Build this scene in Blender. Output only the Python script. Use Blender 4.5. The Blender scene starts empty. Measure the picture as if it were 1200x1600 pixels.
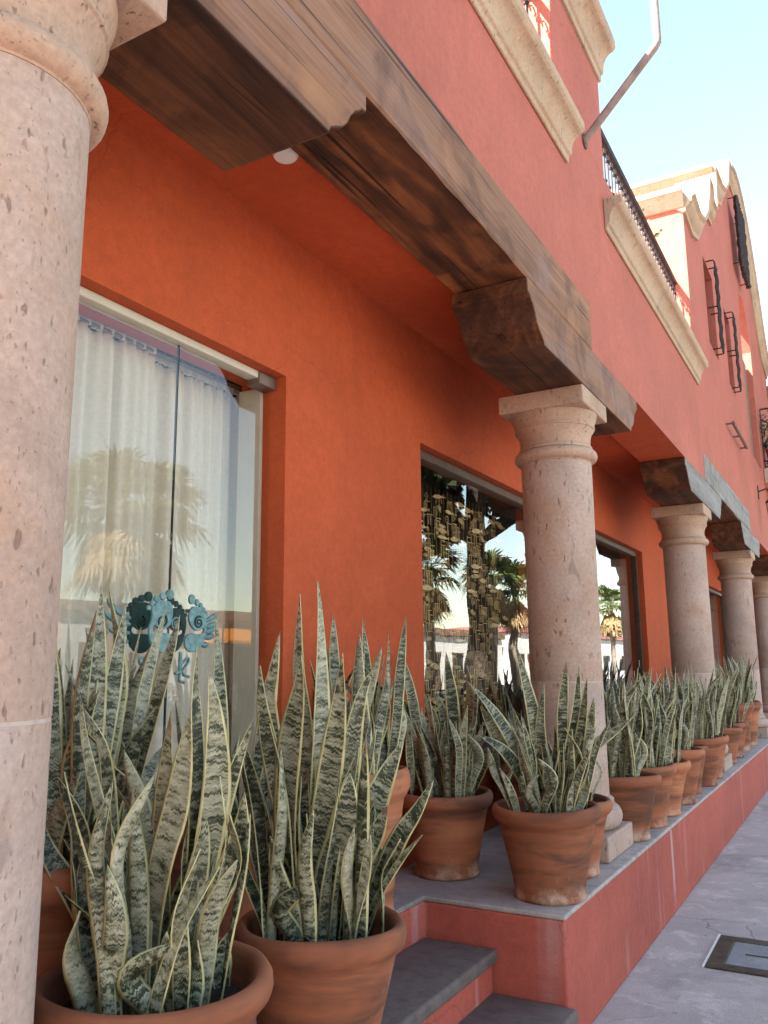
import bpy, bmesh, math, random
from mathutils import Vector, Matrix, noise
C = bpy.context.scene.collection
SC = bpy.context.scene
R_ = math.radians
rnd = random.Random(11)

# ------------------------------------------------------------------ camera
cam_d = bpy.data.cameras.new('camera'); cam = bpy.data.objects.new('camera', cam_d); C.objects.link(cam)
cam_d.sensor_fit = 'AUTO'; cam_d.sensor_width = 36.0; cam_d.lens = 36.0 * 1302.6 / 1600.0
cam_d.clip_start = 0.02; cam_d.clip_end = 3000
F = Vector((-0.48355482, 0.85610361, 0.18237691)); RT = Vector((0.86980981, 0.49329773, -0.00939399)); UP = Vector((0.09800835, -0.15409072, 0.98318381))
M = Matrix.Identity(4)
for i in range(3):
    M[i][0] = RT[i]; M[i][1] = UP[i]; M[i][2] = -F[i]
M[2][3] = 1.55
cam.matrix_world = M
SC.camera = cam

# ------------------------------------------------------------------ sky, sun, exposure
TRAVEL = Vector((0.5, 0.80, -1.0)).normalized()
el = math.asin(-TRAVEL.z); az = math.atan2(-TRAVEL.x, -TRAVEL.y)
W = bpy.data.worlds.new('World'); SC.world = W; W.use_nodes = True
nt = W.node_tree
sky = nt.nodes.new('ShaderNodeTexSky'); sky.sky_type = 'NISHITA'; sky.sun_disc = False
sky.sun_elevation = el; sky.sun_rotation = az; sky.air_density = 1.0; sky.dust_density = 0.35; sky.ozone_density = 1.3
bg = nt.nodes['Background']; bg.inputs['Strength'].default_value = 0.095
tint = nt.nodes.new('ShaderNodeMix'); tint.data_type = 'RGBA'; tint.blend_type = 'MULTIPLY'; tint.inputs[0].default_value = 1.0
tint.inputs[7].default_value = (1.15, 1.035, 0.82, 1)
nt.links.new(sky.outputs[0], tint.inputs[6]); nt.links.new(tint.outputs[2], bg.inputs[0])
sun_d = bpy.data.lights.new('sun', 'SUN'); sun_d.energy = 5.0; sun_d.angle = R_(0.5); sun_d.color = (1.0, 0.95, 0.88)
sun = bpy.data.objects.new('sun', sun_d); C.objects.link(sun); sun.rotation_euler = TRAVEL.to_track_quat('-Z', 'Y').to_euler(); sun.location = (-20, -20, 40)
SC.view_settings.view_transform = 'Standard'; SC.view_settings.look = 'None'; SC.view_settings.gamma = 1.0
SC.view_settings.use_curve_mapping = False; SC.view_settings.exposure = 2.92
SC.cycles.use_denoising = True
SC.cycles.max_bounces = 10; SC.cycles.diffuse_bounces = 6; SC.cycles.transparent_max_bounces = 16

# ------------------------------------------------------------------ material helpers
def newmat(name):
    m = bpy.data.materials.new(name); m.use_nodes = True
    t = m.node_tree; b = t.nodes['Principled BSDF']; b.inputs['Specular IOR Level'].default_value = 0.3
    return m, t, b
def N(t, typ, **kw):
    n = t.nodes.new(typ)
    for k, v in kw.items():
        if k in n.inputs: n.inputs[k].default_value = v
        else: setattr(n, k, v)
    return n
def L(t, a, b): t.links.new(a, b)
def noise_n(t, vec, scale, detail=4, rough=0.55, dist=0.0):
    n = N(t, 'ShaderNodeTexNoise'); n.inputs['Scale'].default_value = scale; n.inputs['Detail'].default_value = detail
    n.inputs['Roughness'].default_value = rough; n.inputs['Distortion'].default_value = dist
    if vec is not None: L(t, vec, n.inputs['Vector'])
    return n.outputs['Fac']
def ramp(t, fac, stops):
    r = N(t, 'ShaderNodeValToRGB'); e = r.color_ramp.elements
    while len(e) < len(stops): e.new(0.5)
    for k, (p, c) in enumerate(stops):
        e[k].position = p; e[k].color = (*c, 1) if len(c) == 3 else c
    L(t, fac, r.inputs[0]); return r.outputs[0]
def mixc(t, fac, a, b, mode='MIX'):
    n = N(t, 'ShaderNodeMix'); n.data_type = 'RGBA'; n.blend_type = mode
    for s, v in ((0, fac), (6, a), (7, b)):
        if hasattr(v, 'is_output'): L(t, v, n.inputs[s])
        elif isinstance(v, (int, float)): n.inputs[s].default_value = v
        else: n.inputs[s].default_value = (*v, 1)
    return n.outputs[2]
def math_n(t, op, a, b=0.0, clamp=False):
    n = N(t, 'ShaderNodeMath'); n.operation = op; n.use_clamp = clamp
    for s, v in ((0, a), (1, b)):
        if hasattr(v, 'is_output'): L(t, v, n.inputs[s])
        else: n.inputs[s].default_value = v
    return n.outputs[0]
def g(v): return (v, v, v)
def pos(t, scale=(1, 1, 1)):
    geo = N(t, 'ShaderNodeNewGeometry'); mp = N(t, 'ShaderNodeMapping'); mp.inputs['Scale'].default_value = scale
    L(t, geo.outputs['Position'], mp.inputs['Vector']); return mp.outputs[0]
def objc(t, scale=(1, 1, 1), jitter=True):
    tc = N(t, 'ShaderNodeTexCoord'); mp = N(t, 'ShaderNodeMapping'); mp.inputs['Scale'].default_value = scale
    L(t, tc.outputs['Object'], mp.inputs['Vector'])
    if jitter:
        oi = N(t, 'ShaderNodeObjectInfo'); s = math_n(t, 'MULTIPLY', oi.outputs['Random'], 37.0)
        cx = N(t, 'ShaderNodeCombineXYZ')
        for k in range(3): L(t, s, cx.inputs[k])
        L(t, cx.outputs[0], mp.inputs['Location'])
    return mp.outputs[0]
def bump(t, b, h, strength, dist=0.01):
    n = N(t, 'ShaderNodeBump'); n.inputs['Strength'].default_value = strength; n.inputs['Distance'].default_value = dist
    L(t, h, n.inputs['Height']); L(t, n.outputs[0], b.inputs['Normal'])

def m_stucco(name, col, var=0.16, streak=0.0):
    m, t, b = newmat(name)
    p = pos(t)
    n1 = noise_n(t, p, 0.9, 5, 0.6); n2 = noise_n(t, p, 7.0, 4, 0.6)
    f = math_n(t, 'ADD', math_n(t, 'MULTIPLY', n1, 0.7), math_n(t, 'MULTIPLY', n2, 0.3))
    c = ramp(t, f, [(0.3, tuple(x * (1 - var) for x in col)), (0.7, tuple(min(1, x * (1 + var)) for x in col))])
    if streak:
        s = noise_n(t, pos(t, (2.2, 2.2, 0.12)), 3.0, 3, 0.5)
        s2 = noise_n(t, p, 1.1, 3)
        s = math_n(t, 'MULTIPLY', ramp(t, s, [(0.56, g(0)), (0.68, g(1))]), ramp(t, s2, [(0.4, g(0)), (0.65, g(1))]))
        c = mixc(t, math_n(t, 'MULTIPLY', s, streak), c, (0.62, 0.5, 0.5))
    n3 = noise_n(t, p, 26.0, 4, 0.6); n4 = noise_n(t, p, 150.0, 2, 0.5)
    gr = math_n(t, 'ADD', math_n(t, 'MULTIPLY', n3, 0.5), math_n(t, 'MULTIPLY', n4, 0.5))
    c = mixc(t, 1.0, c, ramp(t, gr, [(0.36, g(0.86)), (0.64, g(1.12))]), 'MULTIPLY')
    dr = noise_n(t, pos(t, (9, 9, 0.35)), 1.0, 4, 0.6); dg = noise_n(t, p, 0.6, 3)
    c = mixc(t, math_n(t, 'MULTIPLY', ramp(t, dr, [(0.56, g(0)), (0.72, g(0.5))]), ramp(t, dg, [(0.45, g(0)), (0.62, g(1))])), c, tuple(x * 0.78 for x in col))
    pa = noise_n(t, p, 2.3, 5, 0.65, 0.5)
    c = mixc(t, ramp(t, pa, [(0.58, g(0)), (0.66, g(0.22))]), c, tuple(min(1, x * 1.2 + 0.02) for x in col))
    vo = N(t, 'ShaderNodeTexVoronoi'); vo.feature = 'DISTANCE_TO_EDGE'; vo.inputs['Scale'].default_value = 0.9
    dsn = N(t, 'ShaderNodeTexNoise'); dsn.inputs['Scale'].default_value = 3.0; dsn.inputs['Detail'].default_value = 5; L(t, p, dsn.inputs['Vector'])
    L(t, mixc(t, 0.25, p, dsn.outputs['Color']), vo.inputs['Vector'])
    hl = math_n(t, 'MULTIPLY', ramp(t, vo.outputs['Distance'], [(0.0008, g(1)), (0.003, g(0))]), ramp(t, noise_n(t, p, 0.8, 2), [(0.55, g(0)), (0.62, g(0.45))]))
    c = mixc(t, hl, c, tuple(x * 0.45 for x in col))
    L(t, c, b.inputs['Base Color']); b.inputs['Roughness'].default_value = 0.82
    h = math_n(t, 'ADD', math_n(t, 'MULTIPLY', noise_n(t, p, 5, 5), 1.0), math_n(t, 'MULTIPLY', noise_n(t, p, 90, 3), 0.22))
    bump(t, b, h, 0.45, 0.02)
    return m
def m_stone(name, base, pit=0.75):
    m, t, b = newmat(name)
    p = objc(t)
    n1 = noise_n(t, p, 1.6, 5, 0.6, 0.6); n2 = noise_n(t, p, 9, 5, 0.65)
    c = ramp(t, n1, [(0.3, tuple(x * 0.78 for x in base)), (0.5, base), (0.72, (min(1, base[0] * 1.16), base[1] * 1.17, base[2] * 1.18))])
    # grey and brown inclusions
    blob = noise_n(t, objc(t, (1, 1, 0.5)), 8.0, 2, 0.5, 0.8)
    c = mixc(t, ramp(t, blob, [(0.66, g(0)), (0.70, g(0.7))]), c, (base[0] * 0.55, base[1] * 0.55, base[2] * 0.62))
    blob2 = noise_n(t, objc(t, (1, 1, 0.42)), 25.0, 3, 0.55, 0.8)
    c = mixc(t, ramp(t, blob2, [(0.69, g(0)), (0.74, g(0.7))]), c, (base[0] * 0.66, base[1] * 0.44, base[2] * 0.36))
    # ochre weather stains
    st = noise_n(t, objc(t, (1, 1, 1.0)), 3.2, 5, 0.65)
    c = mixc(t, ramp(t, st, [(0.5, g(0)), (0.68, g(0.55))]), c, (base[0] * 0.9, base[1] * 0.72, base[2] * 0.52))
    vr = N(t, 'ShaderNodeTexNoise'); vr.inputs['Scale'].default_value = 42; vr.inputs['Detail'].default_value = 2; L(t, objc(t, (1, 1, 0.42)), vr.inputs['Vector'])
    pits = ramp(t, vr.outputs['Fac'], [(0.285, g(0.9)), (0.345, g(0))])
    c = mixc(t, math_n(t, 'MULTIPLY', pits, pit), c, (0.16, 0.09, 0.065))
    fp = noise_n(t, objc(t, (1, 1, 0.6)), 105, 2, 0.5); fpr = ramp(t, fp, [(0.27, g(0.6)), (0.33, g(0))])
    c = mixc(t, math_n(t, 'MULTIPLY', fpr, pit), c, (0.20, 0.12, 0.09))
    gn = noise_n(t, p, 60, 4, 0.7); c = mixc(t, 1.0, c, ramp(t, gn, [(0.34, g(0.84)), (0.66, g(1.12))]), 'MULTIPLY')
    c = mixc(t, math_n(t, 'MULTIPLY', n2, 0.35), c, tuple(x * 0.72 for x in base))
    L(t, c, b.inputs['Base Color']); b.inputs['Roughness'].default_value = 0.85
    h = math_n(t, 'SUBTRACT', math_n(t, 'ADD', math_n(t, 'MULTIPLY', n2, 0.6), math_n(t, 'MULTIPLY', gn, 0.35)), math_n(t, 'ADD', pits, math_n(t, 'MULTIPLY', fpr, 0.5)))
    bump(t, b, h, 0.7, 0.008)
    return m
def m_wood(name, dark, mid, light, rough=0.75, tint=None, axis=1, fine=0.10, wave=0.05, crack=0.30):
    m, t, b = newmat(name)
    s = [5.0, 5.0, 5.0]; s[axis] = 0.35
    p = objc(t, tuple(s))
    n1 = noise_n(t, p, 1.0, 6, 0.62, 1.6)
    s2 = [110.0, 110.0, 110.0]; s2[axis] = 2.2
    n2 = noise_n(t, objc(t, tuple(s2)), 1.0, 5, 0.7, 0.4)
    wv = N(t, 'ShaderNodeTexWave'); wv.wave_type = 'RINGS'; wv.rings_direction = 'Y'; wv.inputs['Scale'].default_value = 5.5; wv.inputs['Distortion'].default_value = 7.0; wv.inputs['Detail'].default_value = 3; wv.inputs['Detail Scale'].default_value = 0.7
    s3 = [2.2, 2.2, 2.2]; s3[axis] = 0.42
    L(t, objc(t, tuple(s3)), wv.inputs['Vector'])
    f = math_n(t, 'ADD', math_n(t, 'MULTIPLY', n1, 1.0 - wave - fine), math_n(t, 'ADD', math_n(t, 'MULTIPLY', n2, fine), math_n(t, 'MULTIPLY', wv.outputs['Fac'], wave)))
    c = ramp(t, f, [(0.31, dark), (0.50, mid), (0.69, light)])
    if tint:
        sa = [2.6, 2.6, 2.6]; sa[axis] = 0.8
        tn = noise_n(t, objc(t, tuple(sa)), 1.0, 4, 0.55, 0.8)
        c = mixc(t, ramp(t, tn, [(0.36, g(0.6)), (0.47, g(0))]), c, tint[0]); c = mixc(t, ramp(t, tn, [(0.53, g(0)), (0.66, g(0.6))]), c, tint[1])
    blot = noise_n(t, objc(t, (1.6, 1.6, 1.6)), 1.6, 4, 0.6, 1.2)
    c = mixc(t, ramp(t, blot, [(0.48, g(0)), (0.66, g(0.6))]), c, tuple(x * 0.8 for x in dark))
    sc = [60.0, 60.0, 60.0]; sc[axis] = 0.8
    cr = noise_n(t, objc(t, tuple(sc)), 0.55, 2, 0.5, 0.9)
    crk = ramp(t, cr, [(crack, g(1)), (crack + .03, g(0))])
    c = mixc(t, math_n(t, 'MULTIPLY', crk, 0.85), c, tuple(x * 0.18 for x in dark))
    L(t, c, b.inputs['Base Color']); b.inputs['Roughness'].default_value = rough
    bump(t, b, math_n(t, 'SUBTRACT', math_n(t, 'MULTIPLY', n2, 0.22), crk), 0.4, 0.003)
    return m
def m_concrete(name, a, bcol, scale=2.2, cracks=False, rough=0.85, wear=False):
    m, t, b = newmat(name)
    p = pos(t)
    n1 = noise_n(t, p, scale, 6, 0.65, 0.4); n2 = noise_n(t, p, 38, 4, 0.6); n3 = noise_n(t, p, 0.55, 4)
    f = math_n(t, 'ADD', math_n(t, 'MULTIPLY', n1, 0.55), math_n(t, 'ADD', math_n(t, 'MULTIPLY', n2, 0.15), math_n(t, 'MULTIPLY', n3, 0.3)))
    c = ramp(t, f, [(0.33, a), (0.67, bcol)])
    spots = ramp(t, noise_n(t, p, 15, 2, 0.5), [(0.7, g(0)), (0.74, g(0.45))])
    c = mixc(t, spots, c, tuple(x * 0.45 for x in a))
    wr = noise_n(t, p, 4.5, 6, 0.7, 0.6); c = mixc(t, ramp(t, wr, [(0.53, g(0)), (0.66, g(0.6))]), c, tuple(min(1, x * 1.35) for x in bcol))
    dk = noise_n(t, p, 1.3, 5, 0.7, 0.8); c = mixc(t, ramp(t, dk, [(0.54, g(0)), (0.68, g(0.55))]), c, tuple(x * 0.62 for x in a))
    gn = noise_n(t, p, 120, 3, 0.6); c = mixc(t, 1.0, c, ramp(t, gn, [(0.34, g(0.82)), (0.66, g(1.14))]), 'MULTIPLY')
    sk = ramp(t, noise_n(t, p, 46, 2, 0.5), [(0.70, g(0)), (0.75, g(0.6))]); c = mixc(t, sk, c, tuple(x * 0.35 for x in a))
    if wear:
        ge = N(t, 'ShaderNodeNewGeometry'); pt = ramp(t, ge.outputs['Pointiness'], [(0.505, g(0)), (0.56, g(0.75))])
        c = mixc(t, math_n(t, 'MULTIPLY', pt, ramp(t, noise_n(t, p, 14, 4, 0.7), [(0.3, g(0.3)), (0.6, g(1))])), c, tuple(min(1, x * 1.7) for x in bcol))
    h = math_n(t, 'ADD', math_n(t, 'MULTIPLY', n1, 0.5), math_n(t, 'MULTIPLY', n2, 0.5))
    if cracks:
        vo = N(t, 'ShaderNodeTexVoronoi'); vo.feature = 'DISTANCE_TO_EDGE'; vo.inputs['Scale'].default_value = 0.8
        ds = N(t, 'ShaderNodeTexNoise'); ds.inputs['Scale'].default_value = 2.5; ds.inputs['Detail'].default_value = 5; L(t, p, ds.inputs['Vector'])
        L(t, mixc(t, 0.22, p, ds.outputs['Color']), vo.inputs['Vector'])
        ck = ramp(t, vo.outputs['Distance'], [(0.001, g(1)), (0.004, g(0))])
        gate = ramp(t, noise_n(t, p, 0.7, 2), [(0.50, g(0)), (0.58, g(1))])
        ck = math_n(t, 'MULTIPLY', ck, gate)
        c = mixc(t, math_n(t, 'MULTIPLY', ck, 0.6), c, tuple(x * 0.35 for x in a))
        h = math_n(t, 'SUBTRACT', h, ck)
    L(t, c, b.inputs['Base Color']); b.inputs['Roughness'].default_value = rough
    bump(t, b, h, 0.4, 0.008)
    return m
def m_plain(name, col, rough=0.6, metal=0.0, var=0.2, scale=12, bmp=0.2):
    m, t, b = newmat(name)
    p = objc(t); n = noise_n(t, p, scale, 5, 0.6)
    c = ramp(t, n, [(0.3, tuple(x * (1 - var) for x in col)), (0.7, tuple(min(1, x * (1 + var)) for x in col))])
    L(t, c, b.inputs['Base Color']); b.inputs['Roughness'].default_value = rough; b.inputs['Metallic'].default_value = metal
    if bmp: bump(t, b, n, bmp, 0.004)
    return m
def m_pot():
    m, t, b = newmat('terracotta_pot')
    tc = N(t, 'ShaderNodeTexCoord'); sep = N(t, 'ShaderNodeSeparateXYZ'); L(t, tc.outputs['Object'], sep.inputs[0])
    p = objc(t)
    n1 = noise_n(t, p, 3.0, 5, 0.6); nb = noise_n(t, objc(t, (0.9, 0.9, 11)), 1.0, 4, 0.6, 0.3)
    c = ramp(t, math_n(t, 'ADD', math_n(t, 'MULTIPLY', n1, 0.45), math_n(t, 'MULTIPLY', nb, 0.55)), [(0.32, (0.17, 0.058, 0.030)), (0.5, (0.335, 0.112, 0.054)), (0.7, (0.44, 0.168, 0.084))])
    smoke = noise_n(t, objc(t, (1.2, 1.2, 7.0)), 1.3, 4, 0.6, 0.5)
    c = mixc(t, ramp(t, smoke, [(0.48, g(0)), (0.62, g(0.7))]), c, (0.085, 0.042, 0.028))
    oi = N(t, 'ShaderNodeObjectInfo'); c = mixc(t, 1.0, c, ramp(t, oi.outputs['Random'], [(0.0, (0.72, 0.68, 0.66)), (0.5, (1.08, 1.03, 1.0)), (1.0, (1.3, 1.32, 1.3))]), 'MULTIPLY')
    # lime bloom near the foot
    lo = ramp(t, sep.outputs['Z'], [(0.02, g(1)), (0.085, g(0))]); ln = noise_n(t, p, 6, 5, 0.7)
    c = mixc(t, math_n(t, 'MULTIPLY', math_n(t, 'MULTIPLY', lo, ramp(t, ln, [(0.45, g(0)), (0.62, g(1))])), 0.7), c, (0.58, 0.42, 0.33))
    sp = ramp(t, noise_n(t, p, 4.5, 6, 0.75), [(0.64, g(0)), (0.72, g(0.35))])
    c = mixc(t, sp, c, (0.60, 0.40, 0.30))
    L(t, c, b.inputs['Base Color']); b.inputs['Roughness'].default_value = 0.78
    rg = noise_n(t, objc(t, (0.3, 0.3, 60)), 1.0, 2)
    bump(t, b, math_n(t, 'ADD', math_n(t, 'MULTIPLY', rg, 0.6), math_n(t, 'MULTIPLY', noise_n(t, p, 30, 4), 0.6)), 0.35, 0.005)
    return m
def m_leaf():
    m, t, b = newmat('snake_plant_leaf')
    uv = N(t, 'ShaderNodeUVMap'); uv.uv_map = 'UVMap'; sep = N(t, 'ShaderNodeSeparateXYZ'); L(t, uv.outputs[0], sep.inputs[0])
    oi = N(t, 'ShaderNodeObjectInfo'); off = math_n(t, 'MULTIPLY', oi.outputs['Random'], 50.0)
    def vec(su, sv):
        cx = N(t, 'ShaderNodeCombineXYZ'); L(t, math_n(t, 'MULTIPLY', sep.outputs['X'], su), cx.inputs[0])
        L(t, math_n(t, 'ADD', math_n(t, 'MULTIPLY', sep.outputs['Y'], sv), off), cx.inputs[1]); L(t, off, cx.inputs[2]); return cx.outputs[0]
    zig = noise_n(t, vec(8.0, 18), 1.0, 2, 0.5)
    cxb = N(t, 'ShaderNodeCombineXYZ'); L(t, math_n(t, 'MULTIPLY', sep.outputs['X'], 1.3), cxb.inputs[0]); L(t, off, cxb.inputs[2])
    L(t, math_n(t, 'ADD', math_n(t, 'MULTIPLY', sep.outputs['Y'], 125.0), math_n(t, 'ADD', off, math_n(t, 'MULTIPLY', zig, 3.0))), cxb.inputs[1])
    band = noise_n(t, cxb.outputs[0], 1.0, 4, 0.62, 0.25)
    big = noise_n(t, vec(0.8, 13), 1.0, 3, 0.6, 0.5)
    mott = noise_n(t, vec(8, 110), 1.0, 3, 0.65, 0.8)
    f = math_n(t, 'ADD', math_n(t, 'MULTIPLY', band, 0.66), math_n(t, 'ADD', math_n(t, 'MULTIPLY', big, 0.20), math_n(t, 'MULTIPLY', mott, 0.14)))
    tone = math_n(t, 'ADD', f, math_n(t, 'MULTIPLY', math_n(t, 'SUBTRACT', oi.outputs['Random'], 0.5), 0.10))
    c = ramp(t, tone, [(0.405, (0.016, 0.020, 0.009)), (0.462, (0.055, 0.06, 0.03)), (0.505, (0.222, 0.208, 0.138)), (0.62, (0.41, 0.38, 0.28))])
    ed = math_n(t, 'ABSOLUTE', math_n(t, 'SUBTRACT', sep.outputs['X'], 0.5))
    ed = math_n(t, 'ADD', ed, math_n(t, 'MULTIPLY', math_n(t, 'SUBTRACT', noise_n(t, vec(0.0, 9), 1.0, 3), 0.5), 0.12))
    em = ramp(t, ed, [(0.38, g(0)), (0.405, g(1))])
    yel = ramp(t, noise_n(t, vec(1, 20), 1.0, 4), [(0.35, (0.46, 0.38, 0.16)), (0.7, (0.62, 0.54, 0.30))])
    c = mixc(t, em, c, yel)
    dry = math_n(t, 'GREATER_THAN', math_n(t, 'FRACT', math_n(t, 'MULTIPLY', oi.outputs['Random'], 9.7)), 0.8)
    lat = N(t, 'ShaderNodeAttribute'); lat.attribute_name = 'tip'
    tipm = math_n(t, 'MULTIPLY', dry, ramp(t, math_n(t, 'ADD', lat.outputs['Fac'], math_n(t, 'MULTIPLY', big, 0.1)), [(0.96, g(0)), (1.0, g(0.9))]))
    c = mixc(t, tipm, c, (0.22, 0.13, 0.07))
    line = ramp(t, noise_n(t, vec(24, 1.2), 1.0, 1), [(0.70, g(0)), (0.75, g(0.4))])
    c = mixc(t, line, c, (0.45, 0.45, 0.34))
    L(t, c, b.inputs['Base Color']); b.inputs['Roughness'].default_value = 0.48
    b.inputs['Specular IOR Level'].default_value = 0.4
    bump(t, b, band, 0.12, 0.003)
    return m
def m_glass(name, ior):
    m = bpy.data.materials.new(name); m.use_nodes = True; t = m.node_tree
    t.nodes.remove(t.nodes['Principled BSDF']); out = t.nodes['Material Output']
    fr = N(t, 'ShaderNodeFresnel'); fr.inputs['IOR'].default_value = ior
    tr = N(t, 'ShaderNodeBsdfTransparent'); tr.inputs[0].default_value = (0.965, 0.965, 0.96, 1)
    gl = N(t, 'ShaderNodeBsdfGlossy'); gl.inputs['Roughness'].default_value = 0.0; gl.inputs['Color'].default_value = (0.97, 0.97, 0.97, 1)
    # faint waviness of sheet glass
    bn = N(t, 'ShaderNodeBump'); bn.inputs['Strength'].default_value = 0.05; bn.inputs['Distance'].default_value = 0.01
    L(t, noise_n(t, pos(t), 3.0, 1), bn.inputs['Height']); L(t, bn.outputs[0], gl.inputs['Normal'])
    mx = N(t, 'ShaderNodeMixShader'); geo = N(t, 'ShaderNodeNewGeometry'); L(t, math_n(t, 'MULTIPLY', fr.outputs[0], math_n(t, 'SUBTRACT', 1.0, geo.outputs['Backfacing'])), mx.inputs[0]); L(t, tr.outputs[0], mx.inputs[1]); L(t, gl.outputs[0], mx.inputs[2])
    L(t, mx.outputs[0], out.inputs[0]); return m

TERRA = (0.44, 0.122, 0.085)
MT = dict(
    stucco=m_stucco('terracotta_stucco', TERRA),
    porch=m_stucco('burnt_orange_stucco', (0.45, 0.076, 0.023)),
    base_red=m_stucco('red_painted_plinth', (0.41, 0.088, 0.062), 0.22, 0.45),
    white_wall=m_stucco('white_stucco', (0.72, 0.70, 0.66)),
    pink_wall=m_stucco('pink_stucco', (0.50, 0.22, 0.20)),
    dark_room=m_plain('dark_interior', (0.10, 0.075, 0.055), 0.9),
    stone=m_stone('cantera_stone', (0.48, 0.335, 0.275)), stone_ochre=m_stone('cantera_stone_stained', (0.48, 0.31, 0.225)),
    moulding=m_stone('cream_stone_moulding', (0.50, 0.345, 0.245), 0.6),
    wood_out=m_wood('weathered_wood', (0.11, 0.048, 0.027), (0.25, 0.117, 0.066), (0.35, 0.185, 0.115), tint=((0.41, 0.188, 0.085), (0.255, 0.152, 0.13)), fine=0.24),
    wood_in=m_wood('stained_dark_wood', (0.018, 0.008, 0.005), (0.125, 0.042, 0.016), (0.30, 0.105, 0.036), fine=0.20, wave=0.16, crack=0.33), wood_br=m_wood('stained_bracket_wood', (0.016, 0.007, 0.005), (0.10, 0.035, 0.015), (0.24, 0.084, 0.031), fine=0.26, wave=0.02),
    wood_grey=m_wood('grey_weathered_wood', (0.15, 0.13, 0.12), (0.25, 0.225, 0.215), (0.33, 0.305, 0.295), tint=((0.25, 0.215, 0.19), (0.22, 0.215, 0.225))),
    tread=m_concrete('dark_grey_tread', (0.058, 0.041, 0.037), (0.115, 0.085, 0.077), 3.0, wear=True),
    floor=m_concrete('grey_concrete_floor', (0.19, 0.152, 0.140), (0.31, 0.255, 0.236), 2.5, wear=True),
    walk=m_concrete('sidewalk_concrete', (0.365, 0.292, 0.275), (0.52, 0.43, 0.405), 2.6, True), mortar=m_plain('pale_mortar', (0.48, 0.37, 0.32), 0.9, 0, 0.15, 30),
    paving=m_concrete('pale_street_paving', (0.085, 0.078, 0.07), (0.13, 0.12, 0.11), 0.8),
    ground=m_concrete('dry_ground', (0.12, 0.10, 0.08), (0.18, 0.15, 0.12), 0.3),
    pot=m_pot(), leaf=m_leaf(),
    soil=m_plain('potting_soil', (0.028, 0.02, 0.016), 0.95, 0, 0.5, 40, 0.8),
    iron=m_plain('wrought_iron', (0.035, 0.024, 0.024), 0.55, 0.3, 0.4, 20, 0.3),
    rust=m_plain('rusty_steel', (0.17, 0.095, 0.075), 0.7, 0.1, 0.5, 14, 0.3),
    galv=m_plain('painted_steel_pipe', (0.27, 0.18, 0.155), 0.55, 0.1, 0.35, 9, 0.2),
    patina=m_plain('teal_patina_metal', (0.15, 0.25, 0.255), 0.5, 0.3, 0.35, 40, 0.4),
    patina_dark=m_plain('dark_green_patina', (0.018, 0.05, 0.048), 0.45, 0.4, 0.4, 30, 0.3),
    curtain=m_plain('linen_curtain', (0.62, 0.545, 0.44), 0.9, 0, 0.06, 60, 0.2),
    rail_white=m_plain('cream_rail', (0.55, 0.50, 0.41), 0.5, 0, 0.05),
    fitting=m_plain('bronze_patch_fitting', (0.20, 0.14, 0.11), 0.4, 0.6, 0.15),
    frame=m_plain('brown_window_frame', (0.09, 0.045, 0.03), 0.5, 0, 0.25, 18),
    ornament=m_plain('gilded_wire', (0.62, 0.42, 0.20), 0.45, 0.2, 0.3, 30),
    glass=m_glass('window_glass', 1.58), glass_dark=m_glass('shop_glass', 2.1),
    seal=m_plain('black_seal', (0.02, 0.02, 0.02), 0.6),
    lamp=m_plain('white_plastic', (0.75, 0.73, 0.68), 0.4, 0, 0.03),
    dark_leaf=m_plain('dark_tree_leaf', (0.022, 0.028, 0.012), 0.6, 0, 0.5, 3), dark_bark=m_plain('dark_bark', (0.045, 0.034, 0.027), 0.9, 0, 0.4, 6, 0.8),
    foliage=m_plain('green_foliage', (0.07, 0.10, 0.03), 0.6, 0, 0.4, 3),
    palm=m_plain('palm_green', (0.12, 0.15, 0.05), 0.55, 0, 0.4, 2),
    palm_dry=m_plain('dry_palm_frond', (0.36, 0.25, 0.12), 0.8, 0, 0.35, 2),
    trunk=m_plain('palm_trunk', (0.28, 0.22, 0.17), 0.9, 0, 0.3, 6, 0.8),
    orange=m_plain('orange_awning', (0.62, 0.22, 0.03), 0.8),
    brown=m_plain('brown_fascia', (0.22, 0.13, 0.09), 0.8),
    blue=m_plain('blue_glaze', (0.03, 0.05, 0.16), 0.25, 0, 0.1), white_glaze=m_plain('white_glaze', (0.7, 0.68, 0.62), 0.25, 0, 0.05),
    red_glaze=m_plain('red_glaze', (0.42, 0.09, 0.05), 0.4, 0, 0.2),
    tile=m_plain('roof_tile', (0.30, 0.15, 0.09), 0.85, 0, 0.35, 5),
    hatch_frame=m_plain('hatch_iron', (0.055, 0.04, 0.028), 0.5, 0.2, 0.5, 14, 0.4), lid=m_concrete('hatch_lid', (0.20, 0.19, 0.20), (0.29, 0.275, 0.285), 6),
    cloth_blue=m_plain('blue_grey_cloth', (0.12, 0.15, 0.20), 0.8), black=m_plain('black_paint', (0.02, 0.018, 0.018), 0.5),
    blossom=m_plain('pale_blossom', (0.6, 0.42, 0.36), 0.7, 0, 0.3),
)

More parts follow.
